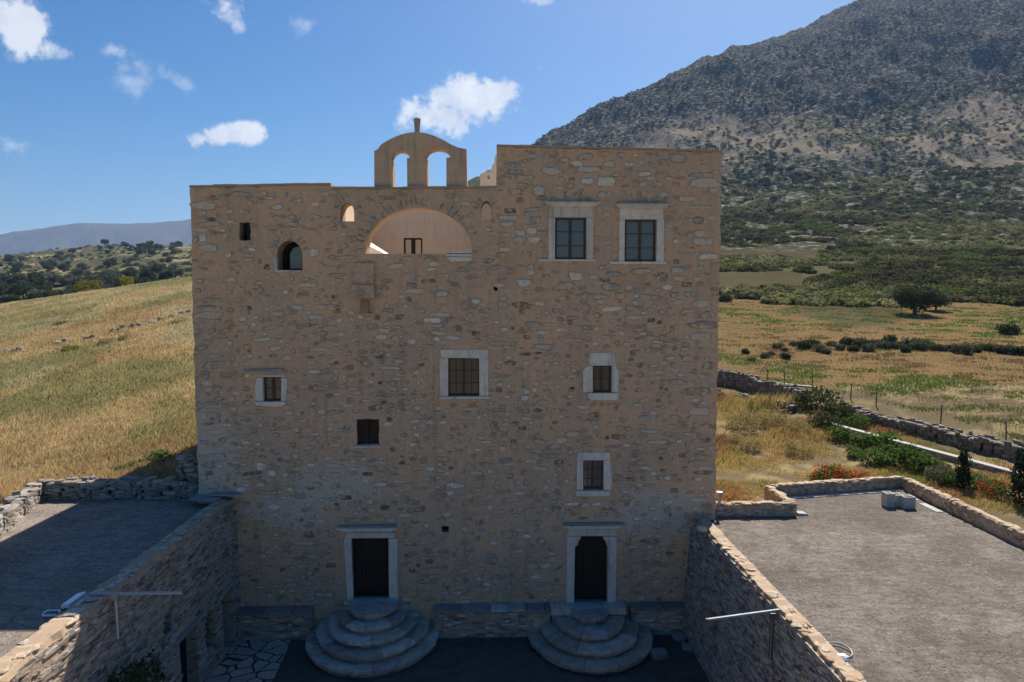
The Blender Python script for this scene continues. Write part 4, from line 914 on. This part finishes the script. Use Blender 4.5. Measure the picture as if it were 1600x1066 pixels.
for i in range(2600):
    y = -random.random()**1.2*13-.1; z = random.uniform(.1, 4.5)
    if in_h(y, z, hL): continue
    mb.relief((LX+.12*(4.6-z)/4.7, y, z), (0, 1, 0), (0, 0, 1), (1, 0, 0), random.uniform(.12, .5), random.uniform(.04, .12), .035, 1, random.choice(YC), jit(.1))
mb.build('wall', ['yard_wall', 'yard_stone'], left)
mb = MB(); coping(mb, (LX-.27, -20), (LX-.27, -.02), .55, 4.6, 0, 1, .1, 1.5, [(.52, .44, .35), (.44, .36, .28), (.6, .52, .42)]); mb.build('coping', ['plaster_top', 'facade_stone'], left)
mb = MB(); vs = [(-9.1, -24, 4.5), (-9.1, .6, 4.5), (-15.5, .6, 4.5), (-13.0, -24, 4.5)]; mb.add(vs+[(x, y, 3.9) for x, y, z in vs], [(0, 1, 2, 3), (0, 1, 5, 4), (1, 2, 6, 5), (2, 3, 7, 6), (3, 0, 4, 7)]); mb.build('roof_terrace', 'terrace_left', left)
mb = MB(); mb.box(LX-.30, LX-.24, far_y0-.1, far_y1+.1, 0, 2.05); dl = mb.build('door', 'void', left); mb = MB(); mb.box(LX-.4, LX+.11, far_y0-.35, far_y1+.3, 1.96, 2.10, j=.015); mb.build('lintel', 'slate', dl)  # black panel stands in for the shade inside the doorway
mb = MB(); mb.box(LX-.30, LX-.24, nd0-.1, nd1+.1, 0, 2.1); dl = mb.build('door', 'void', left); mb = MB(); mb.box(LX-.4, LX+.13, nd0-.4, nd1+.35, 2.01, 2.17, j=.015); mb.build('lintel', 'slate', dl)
mb = MB(); mb.box(LX-.5, LX-.45, ny0-.1, ny1+.1, .6, 2.1); mb.build('arched_niche', 'yard_wall', left)
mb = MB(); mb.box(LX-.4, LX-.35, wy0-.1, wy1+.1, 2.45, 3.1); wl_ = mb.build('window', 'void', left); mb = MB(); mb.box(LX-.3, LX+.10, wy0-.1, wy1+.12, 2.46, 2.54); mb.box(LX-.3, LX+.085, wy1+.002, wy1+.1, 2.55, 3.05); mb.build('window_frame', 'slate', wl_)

def dry_wall(mb, a, b_, t, h, size=.3, zf=None, mi=0, cols=None, ragged_top=.1, flat=.45, z0=None, hs=None, core=True, core_mi=None):
    """dry-stone wall of single stones along a-b on the terrain"""
    a, b_ = Vector(a), Vector(b_); L = (b_-a).length; d = (b_-a).normalized(); n = Vector((-d.y, d.x)); rz = math.atan2(d.y, d.x)
    cols = cols or [(.21, .18, .15), (.16, .14, .12), (.27, .235, .19), (.13, .11, .09), (.22, .18, .14), (.36, .32, .27)]
    s = 0
    while s < L:
        cell = size*random.choice([random.uniform(.45, .8), random.uniform(.8, 1.6)]); p = a+d*(s+cell/2); zb = (z0 if z0 is not None else float(height(p.x, p.y)))-.08
        for side in (-1, 1):
            z = 0; hh = h*(.93+.3*(fbm(np.array([p.x*.7]), np.array([p.y*.7]), 2)[0]-.5))+jit(ragged_top)
            while z < hh:
                sz = size*flat*random.uniform(.5, 1.5); q = p+n*side*(t/2-.1+jit(.02))+d*jit(cell*.3)
                mb.stone((q.x, q.y, zb+z+sz/2), cell*random.uniform(.85, 1.25), size*.75, sz*1.12, rz+jit(.12), mi, random.choice(cols)); z += sz*.93
        q = p; mb.stone((q.x, q.y, zb+hh-.03), cell*1.15, t*.95, size*.4, rz+jit(.2), mi, random.choice(cols), tilt=.15)
        s += cell*.85
# left terrace parapets of loose stone (they belong to the annex)
LC = [(.36, .33, .29), (.28, .25, .22), (.44, .40, .35), (.22, .20, .18), (.36, .29, .22), (.3, .27, .25)]
mb = MB(); dry_wall(mb, (-15.5, .78), (-10.05, .78), .45, .62, .32, mi=0, cols=LC, z0=4.5, ragged_top=.04, flat=.4); dry_wall(mb, (-15.45, .7), (-12.6, -8), .45, .6, .34, cols=LC, z0=4.5, ragged_top=.05, flat=.4)
mb.build('parapet', 'dry_stone', left)
mb = MB(); dry_wall(mb, (-10.75, .95), (-10.05, .95), .5, .8, .3, cols=LC, z0=4.7, ragged_top=.3, flat=.4)
for i in range(14): mb.stone((-10.3+jit(.25), .75+jit(.2), 5.45+i*.035), .35, .3, .12, jit(3), 0, random.choice(LC))
o = mb.build('rubble_pile', 'dry_stone', ofs=(-10.4, .9, 4.6)); tag(o, 'ragged stack of loose stones leaning on the left edge of the tower', 'rubble')
# slabs projecting where the left annex meets the tower
mb = MB(); p = PY(345, 776)
for (x0, x1, y0, z, t) in [(-9.3, -8.3, -.35, 4.83, .05), (-9.75, -8.9, -.6, 4.76, .06), (-9.9, -9.2, -.3, 4.66, .09)]: mb.box(x0, x1, y0, -.01, z, z+t, j=.02)
mb.build('ledge_slab', 'slate', left)

right = thing('annex_building', 'low rubble annex with sunlit gravelly roof terrace, right of the courtyard', 'building', (RX+4, -5, 0))
mb = MB(); loopsR = []; wyr0, wyr1 = -6.3, -5.5
loopsR.append([(-3.3, 1.35), (-2.75, 1.35), (-2.75, 2.0), (-3.3, 2.0)])
wall_x(mb, RX, -20, -.003, -.1, 3.85, loopsR, .5, -1, .38)
for i in range(2600):
    y = -random.random()**1.2*12-.1; z = random.uniform(.1, 3.75)
    if in_h(y, z, loopsR, .2): continue
    mb.relief((RX-.38*(3.85-z)/3.95, y, z), (0, 1, 0), (0, 0, 1), (-1, 0, 0), random.uniform(.12, .5), random.uniform(.04, .12), .03, 1, random.choice(YC), jit(.25)+.0)
mb.build('wall', ['yard_wall', 'yard_stone'], right)
mb = MB(); mb.box(RX+.3, RX+.35, -3.5, -2.6, 1.2, 2.1); mb.build('window', 'void', right)
TCn = [(.44, .38, .3), (.36, .3, .22), (.5, .45, .36), (.42, .30, .19), (.46, .31, .18)]
mb = MB(); coping(mb, (RX+.22, -20), (RX+.22, -.35), .42, 3.84, 0, 1, .1, .75, TCn); mb.build('coping', ['plaster_top', 'facade_stone'], right)
mb = MB(); poly = [(7.25, -24), (15.6, -24), (16.2, 3.7), (10.35, 2.5), (10.35, .55), (7.25, .55)]; n = len(poly)
mb.add([(x, y, 3.78) for x, y in poly]+[(x, y, 3.1) for x, y in poly], [tuple(range(n))]+[(i, (i+1) % n, n+(i+1) % n, n+i) for i in range(n)]); mb.build('roof_terrace', 'terrace_right', right)
def parapet(a, b_, h=.42, t=.28):
    mb = MB(); mb.seg(a, b_, t, 3.5, 3.78+h, 0); coping(mb, a, b_, t+.03, 3.78+h, 1, 2, .04, 1.1, TCn)
    A, B = Vector(a), Vector(b_); d = (B-A).normalized(); nn = Vector((-d.y, d.x)); L = (B-A).length
    for sd_ in (-1, 1):
        for i in range(int(L*20)):
            p = A+d*random.uniform(.05, L-.05)+nn*sd_*t/2; mb.relief((p.x, p.y, 3.78+random.uniform(.05, h-.04)), (d.x, d.y, 0), (0, 0, 1), (nn.x*sd_, nn.y*sd_, 0), random.uniform(.1, .26), random.uniform(.05, .12), .02, 2, random.choice(TCn+[(.3, .27, .24), (.22, .18, .15)]), jit(.3))
    return mb
for a, b_ in [((7.45, .45), (10.45, .45)), ((10.36, .62), (10.36, 2.55)), ((10.5, 2.62), (16.2, 3.72)), ((16.22, 3.55), (15.75, -14))]: parapet(a, b_).build('parapet', ['yard_wall', 'plaster_top', 'facade_stone'], right)
mb = MB(); mb.hexa([(10.55, 2.15, 3.77), (16.0, 3.2, 3.77), (16.0, 3.42, 3.77), (10.55, 2.4, 3.77), (10.55, 2.15, 3.81), (16.0, 3.2, 3.81), (16.0, 3.42, 3.81), (10.55, 2.4, 3.81)]); mb.box(15.55, 15.8, .6, 1.6, 3.77, 3.80); mb.box(15.6, 15.85, 2.0, 2.6, 3.77, 3.80); mb.box(10.55, 10.85, .35, .7, 3.77, 3.86, j=.03); mb.build('cement_patch', 'concrete', right)
mb = MB(); p = PZ(1095, 828, 4.0); mb.stone((p.x+.05, p.y+.02, 4.03), .36, .26, .14, .2, 0, (.62, .6, .56)); o = mb.build('loose_stone', 'dry_stone', ofs=(p.x, p.y, 3.95)); tag(o, 'pale loose stone on the end of the right coping beside the tower corner', 'stone')
# hollow concrete blocks
for i, (px, py, wd, dp, ht, lab) in enumerate([(1392, 793, .30, .36, .50, 'grey concrete block, leftmost of the three on the sunlit roof terrace'), (1406, 792, .28, .38, .42, 'grey concrete block in the middle of the three on the sunlit roof terrace'), (1422, 795, .40, .42, .42, 'grey concrete block, rightmost and widest of the three on the sunlit roof terrace')]):
    p = PZ(px, py, 3.79); x, y = p.x, p.y+dp/2; mb = MB(); t = .05
    # open-cell block: shell walls with two cores
    x0, x1, y0, y1, z0, z1 = x-wd/2, x+wd/2, y-dp/2, y+dp/2, 3.782, 3.782+ht
    mb.box(x0, x1, y0, y1, z0, z1-.12, j=.004)
    mb.box(x0, x1, y0, y0+t, z1-.12, z1); mb.box(x0, x1, y1-t, y1, z1-.12, z1); mb.box(x0, x0+t, y0+t, y1-t, z1-.12, z1); mb.box(x1-t, x1, y0+t, y1-t, z1-.12, z1); mb.box(x0+t, x1-t, (y0+y1)/2-t/2, (y0+y1)/2+t/2, z1-.12, z1)
    o = mb.build('concrete_block', 'concrete', ofs=(x, y, 3.782)); tag(o, lab, 'concrete block', 'concrete blocks on the right roof terrace')
# pipe with cap by the tower corner
p = PY(1121.5, 797, .3); root = thing('vent_pipe', 'short grey vent pipe with flared top on the parapet at the right tower corner', 'pipe', (p.x+.03, .3, 4.2))
mb = MB(); mb.tube([(p.x+.05, .3, 4.2), (p.x+.05, .3, 4.55)], .055, 12); mb.build('pipe', 'metal', root); mb = MB(); mb.tube([(p.x+.05, .3, 4.5), (p.x+.05, .3, 4.66)], .075, 12, r2=.11); mb.build('cap', 'metal', root)

# pole arms with posts on both courtyard walls
def pole_arm(label, A, B, P0, P1):
    root = thing('pole_arm', label, 'metal pole', P1)
    mb = MB(); mb.tube([A, B], .036, 10); mb.build('arm', 'metal', root)
    mb = MB(); mb.tube([P0, P1], .04, 10); mb.box(P0[0]-.06, P0[0]+.06, P0[1]-.04, P0[1]+.04, P0[2]-.12, P0[2]+.02); mb.build('post', 'dark_metal' if A[0] > 0 else 'metal', root)
    mb = MB(); e = A if A[0] > 0 else B
    mb.tube([(e[0]-.03, e[1], e[2]), (e[0]+.03, e[1], e[2])], .042, 10); mb.build('end_cap', 'dark_metal', root)
pole_arm('blue-grey metal pole arm on a post fixed to the left courtyard wall', (-8.92, -7.55, 4.77), (-6.92, -7.4, 4.70), (-8.38, -7.5, 4.72), (-8.36, -7.5, 3.72))
pole_arm('bright metal pole arm on a dark post fixed to the right courtyard wall', (5.02, -7.0, 3.72), (7.12, -6.9, 3.93), (6.60, -6.98, 3.84), (6.56, -6.98, 2.75))
# floodlight on left terrace
root = thing('floodlight', 'small white floodlight lying at the edge of the left roof terrace', 'lamp', (-9.35, -7.6, 4.5))
mb = MB(); v = [(-9.42, -7.75, 4.53), (-9.2, -7.8, 4.58), (-9.1, -7.35, 4.66), (-9.32, -7.3, 4.60)]; mb.hexa(v+[(x, y, z+.08) for x, y, z in v]); mb.build('housing', 'white_plastic', root)
mb = MB(); mb.tube([(-9.5+.16*math.cos(a), -7.95+.14*math.sin(a), 4.53+.01*math.sin(3*a)) for a in np.linspace(0, 5.8, 22)], .022, 6); mb.build('cable', 'white_plastic', root)
root = thing('cable_coil', 'loop of grey cable with a plastic-wrapped fitting lying by the right coping', 'cable', PZ(1305, 1010, 3.79))
c = PZ(1305, 1018, 3.79); mb = MB(); mb.tube([(c.x+.33*math.cos(a)*(1-.03*a), c.y+.30*math.sin(a), 3.82+.02*math.sin(2*a)) for a in np.linspace(2.9, -1.4, 26)], .018, 7); mb.tube([(c.x-.25+.13*math.cos(a), c.y+.16+.11*math.sin(a), 3.83) for a in np.linspace(0, 7, 26)]+[(c.x-.1, c.y-.05, 3.82), (c.x+.02, c.y-.3, 3.85)], .018, 7); mb.build('cable', 'grey_cable', root)
c = PZ(1315, 1033, 3.79); mb = MB(); mb.stone((c.x, c.y, 3.86), .30, .22, .16, -.6, 0, (.7, .7, .72), ICO2, .8, .2, .2); mb.build('wrapped_fitting', 'white_plastic', root)

# ------------------------------------------------------------------ walls in the landscape on the right
def poly_wall(name, label, pts, t, h, size, cols=None, rag=.12, flat=.6):
    mb = MB()
    for a, b_ in zip(pts[:-1], pts[1:]): dry_wall(mb, a, b_, t, h, size, cols=cols, ragged_top=rag, flat=flat)
    c = pts[0]; o = mb.build(name, 'dry_stone', ofs=(c[0], c[1], float(height(*c)))); tag(o, label, 'stone wall'); return o
def gp(px, d): return ((px-770)/F*d, d-CD)
poly_wall('dry_stone_wall', 'long rough dry-stone wall between garden and pasture, running from the tower to the right edge', [gp(1095, 51), gp(1150, 49.5), gp(1162, 49), gp(1235, 44.5), gp(1262, 42.5)], .7, 1.05, .27, rag=.06)
poly_wall('dry_stone_wall', 'tumbled dry-stone wall of pale stones at the pasture edge, right end of the picture', [gp(1340, 39.5), gp(1385, 37.5), gp(1440, 35.5), gp(1500, 33.5), gp(1560, 31.6), gp(1660, 29.3)], .9, .6, .28, rag=.06)
poly_wall('stone_terrace_edge', 'low collapsed stone edge beside the golden grass, in front of the dry-stone wall', [gp(1110, 46.5), gp(1165, 44.5), gp(1225, 42), gp(1250, 41)], .6, .45, .3, rag=.15)
mb = MB(); P_ = [(1290, 38.6), (1345, 36.2), (1400, 34), (1460, 31.9), (1530, 30), (1600, 28.3), (1680, 26.8)]
for (p0, d0), (p1, d1) in zip(P_[:-1], P_[1:]):
    a, b_ = gp(p0, d0), gp(p1, d1); za, zb = zy(d0, 660+(p0-1290)*.265), zy(d1, 660+(p1-1290)*.265); A, B = Vector(a), Vector(b_); d_ = (B-A).normalized(); n_ = Vector((-d_.y, d_.x))*.16
    q = [A-n_, B-n_, B+n_, A+n_]; mb.hexa([(q[0].x, q[0].y, za-1.1), (q[1].x, q[1].y, zb-1.1), (q[2].x, q[2].y, zb-1.1), (q[3].x, q[3].y, za-1.1), (q[0].x, q[0].y, za-.06), (q[1].x, q[1].y, zb-.06), (q[2].x, q[2].y, zb-.06), (q[3].x, q[3].y, za-.06)], 0)
    n_ *= 1.12; q = [A-n_, B-n_, B+n_, A+n_]; mb.hexa([(q[0].x, q[0].y, za-.057), (q[1].x, q[1].y, zb-.057), (q[2].x, q[2].y, zb-.057), (q[3].x, q[3].y, za-.057), (q[0].x, q[0].y, za), (q[1].x, q[1].y, zb), (q[2].x, q[2].y, zb), (q[3].x, q[3].y, za)], 1)
o = mb.build('garden_wall', ['yard_wall', 'concrete'], ofs=(*gp(1290, 38.6), 3.2)); tag(o, 'low garden wall with flat pale concrete top crossing behind the flowers', 'wall')
mb = MB(); P_ = [(1178, 51), (1280, 47)]
a, b_ = gp(1178, 51), gp(1285, 47); mb.seg(a, b_, .3, 3.9, 5.05, 0); o = mb.build('low_wall', 'concrete', ofs=(*a, 4)); tag(o, 'thin pale concrete edging in the pasture just behind the dry-stone wall', 'wall')
# fence posts
for i, (px, d, lab) in enumerate([(1206, 50, 'thin dark fence post left of the others by the pale edging'), (1234, 49, 'second thin dark fence post by the pale edging'), (1279, 47.5, 'thin dark fence post at the right end of the pale edging'), (1341, 43, 'thin dark fence post by the scrub above the garden'), (1383, 41, 'thin dark fence post above the tumbled wall'), (1489, 36.5, 'dark bent fence post above the tumbled wall of pale stones'), (1598, 32.5, 'dark fence post above the wall at the right edge of the picture')]):
    x, y = gp(px, d); z = float(height(x, y)); root = thing('fence_post', lab, 'fence post', (x, y, z), 'fence posts along the pasture'); l = jit(.08)
    mb = MB(); mb.tube([(x, y, z-.2), (x+l*.4, y, z+.6), (x+l, y, z+1.05)], .035, 6); mb.build('post', 'dark_metal', root)
    mb = MB(); mb.tube([(x-.02, y, z+.95), (x+l+.05, y-.02, z+.97)], .05, 6); mb.build('wire_tie', 'metal', root)
mb = MB(); a = PX(1520, 757, gp(1520, 27)[0]); pts = []
for px, py in [(1495, 757), (1530, 759), (1570, 762), (1605, 766), (1660, 772)]:
    rr = ray(px, py); t = 27.6/rr.y; pts.append((rr.x*t, rr.y*t-CD, CZ+rr.z*t))
mb.tube(pts, .018, 6); o = mb.build('wire', 'metal', ofs=pts[0]); tag(o, 'thin pale wire strung behind the right parapet before the small cypresses', 'wire')
# old field wall on the left slope
mb = MB()
for (p0, y0, p1, y1) in [(0, 557, 40, 551), (70, 546, 108, 536), (128, 533, 148, 531), (170, 523, 235, 510), (238, 509, 262, 502), (262, 502, 300, 492)]:
    a = at_px(p0, y0); b_ = at_px(p1, y1); L = math.dist(a, b_)
    for i in range(int(L*5)):
        t = random.random(); x = a[0]+(b_[0]-a[0])*t+jit(.3); y = a[1]+(b_[1]-a[1])*t+jit(.35); s_ = random.uniform(.25, .6)
        mb.stone((x, y, float(height(x, y))+.2+jit(.12)), s_, s_*.8, s_*.5, jit(3), 0, random.choice(LC), tilt=.3)
a = at_px(170, 523); o = mb.build('field_wall', 'dry_stone', ofs=a); tag(o, 'broken line of half-buried stones crossing the left grass slope', 'stone wall')

# ------------------------------------------------------------------ garden plants
def plant(name, label, cat, px, py, spec, n, leaf, lm, sc=1, part='foliage', group=None, trunk=None, dz=0):
    x, y, z = at_px(px, py, 24); root = make_plant(name, label, cat, spec, n, leaf, lm, trunk, group, part=part); root.location = (x, y, z+dz-.05); root.scale = (sc,)*3; return root
plant('cypress', 'small dark cypress between the flower beds, left of the two', 'tree', 1504, 765, [(0, 0, .5, .28, .28, .5), (0, 0, 1.0, .26, .26, .55), (0, 0, 1.45, .16, .16, .45)], 1600, .05, 'leaf_cypress', 1.0, 'crown', trunk=(.6, .04))
plant('cypress', 'small dark cypress cut off by the right edge of the picture', 'tree', 1592, 790, [(0, 0, .5, .33, .33, .5), (0, 0, 1.1, .3, .3, .6), (0, 0, 1.7, .18, .18, .5)], 1900, .05, 'leaf_cypress', 1.05, 'crown', trunk=(.6, .04))
vine = [(1315, 690), (1350, 700), (1385, 706), (1420, 712), (1400, 730), (1365, 728), (1440, 735), (1335, 715), (1462, 742)]
for i, (px, py) in enumerate(vine):
    plant('leafy_shrub', 'broad-leaved bright green shrub in the thicket behind the red flowers', 'shrub', px, py, crown(5, .95, .5), 650, .105, 'leaf_green', random.uniform(.5, .9), group='broad-leaved shrubs behind the red flowers')
for (px, py, lab, s_, lm) in [(1275, 640, 'dark tangled bush over the gap in the dry-stone wall', 1.25, 'leaf_dark'), (1310, 655, 'green bush spilling over the end of the garden wall', 1.0, 'leaf_dark'), (1290, 672, 'dark bush where the golden grass ends', .9, 'leaf_dark'), (1250, 633, 'grey bush growing on the dry-stone wall', .8, 'leaf_grey'), (1340, 668, 'green scrub behind the left end of the garden wall', .8, 'leaf_green'), (1470, 752, 'olive green bush left of the small cypress', .7, 'leaf_grey'), (1530, 765, 'leafy green plant right of the small cypress', .6, 'leaf_green'), (1485, 760, 'low green plant at the foot of the small cypress', .6, 'leaf_green')]:
    plant('bush', lab, 'bush', px, py, crown(6, 1.0, .5), 1000, .08, lm, s_)
for (px, py, lab, s_) in [(1160, 672, 'large golden-green mound of dry bush beside the tower edge', 1.3), (1205, 668, 'golden-green mound of bush in the middle of the tall grass', 1.4), (1240, 676, 'golden bush mound at the right end of the tall grass', 1.1), (1175, 705, 'dry yellow-green bush below the golden mounds', .9), (1245, 712, 'dry olive bush left of the red flowers', .95), (1140, 690, 'small dry bush close to the tower edge', .8)]:
    plant('dry_bush', lab, 'bush', px, py, crown(6, 1.0, .4), 1500, .055, 'leaf_straw' if px % 2 == 0 else 'leaf_straw', s_*.8)
for (px, py, lab, s_) in [(1293, 752, 'green bush with a mass of red flowers, left end of the flower bed', .62), (1322, 756, 'mixed pale and red flowering bush in the middle of the bed', .55), (1345, 756, 'smaller bush with red and pink flowers at the right end of the bed', .5), (1558, 776, 'red flowering bush between the two small cypresses', .6), (1276, 752, 'sparse red flower tuft left of the flower bed', .35)]:
    r_ = plant('flower_bush', lab, 'flowers', px, py, crown(5, 1, .5), 700, .09, 'leaf_green', s_)
    v, f = lobes([(0, 0, .62, .95, .95, .52)], 170, .075, shell=.9); v[:, 2] = np.abs(v[:, 2]-.4)+.42; raw('red_blossom', v, f, 'petal_red', parent=r_)
for (px, py, lab, s_) in [(205, 738, 'bright green weed clump in the dry grass above the left parapet', .55), (245, 728, 'larger bright green weed clump nearer the tower above the left parapet', .7), (225, 742, 'flat green weed tuft between two larger clumps above the left parapet', .4), (110, 552, 'yellow-green bush beside the broken stone line on the left slope', 0.8), (95, 512, 'grey bush in the middle of the left slope', 0.8), (200, 533, 'rusty golden bush just below the broken stone line', 0.8), (168, 540, 'golden bush below the middle of the broken stone line', 0.8), (280, 508, 'pale golden bush at the tower edge below the stone line', 0.8)]:
    lm = {'bri': 'leaf_green', 'lar': 'leaf_green', 'fla': 'leaf_green', 'yel': 'leaf_yellow', 'gre': 'leaf_grey'}.get(lab[:3], 'leaf_straw')
    plant('wild_bush', lab, 'bush', px, py, crown(5, .9, .25), 900, .08, lm, s_)
# dark overgrown shrub in the courtyard against the left wall
root = make_plant('courtyard_shrub', 'dark overgrown shrub against the left courtyard wall under the pole arm', 'shrub', [(0, 0, 1.6, .35, .8, 1.2), (0, -.9, 2.2, .35, .8, .9), (.05, .7, 2.3, .35, .6, .7), (0, -.2, 2.9, .3, .7, .4)], 4200, .05, 'leaf_dark', (1.0, .05), part='foliage')
p = PX(205, 1052, LX+.45); root.location = (LX+.55, p.y-.3, 0)
# fallen stones at the right of the right steps
for (px, py, s_, lab) in [(1030, 1028, .55, 'grey fallen block beside the right steps'), (1062, 1000, .5, 'fallen stone by the bench near the right wall'), (1075, 1015, .42, 'small fallen stone in the right corner of the courtyard')]:
    p = PZ(px, py, 0); mb = MB(); mb.stone((p.x, p.y, s_*.22), s_, s_*.7, s_*.5, jit(.5), 0, (.25, .24, .24), ICO2, .45); o = mb.build('fallen_stone', 'dry_stone', ofs=(p.x, p.y, 0)); tag(o, lab, 'stone')

# ------------------------------------------------------------------ air
mb = MB(); mb.box(-9000, 9000, -300, 8200, -140, 900)
m = bpy.data.materials.new('haze'); m.use_nodes = True; g = NT(m.node_tree); g.n.clear(); ow = g.new('ShaderNodeOutputMaterial'); pv = g.new('ShaderNodeVolumePrincipled')
pv.inputs['Color'].default_value = (.34, .56, 1, 1); pv.inputs['Density'].default_value = 8e-5; pv.inputs['Anisotropy'].default_value = .2
g.l.new(pv.outputs[0], ow.inputs['Volume']); MATS['haze'] = m
o = mb.build('haze', 'haze'); o['kind'] = 'stuff'; o['label'] = 'thin blue air haze over the far hills'; o['category'] = 'haze'
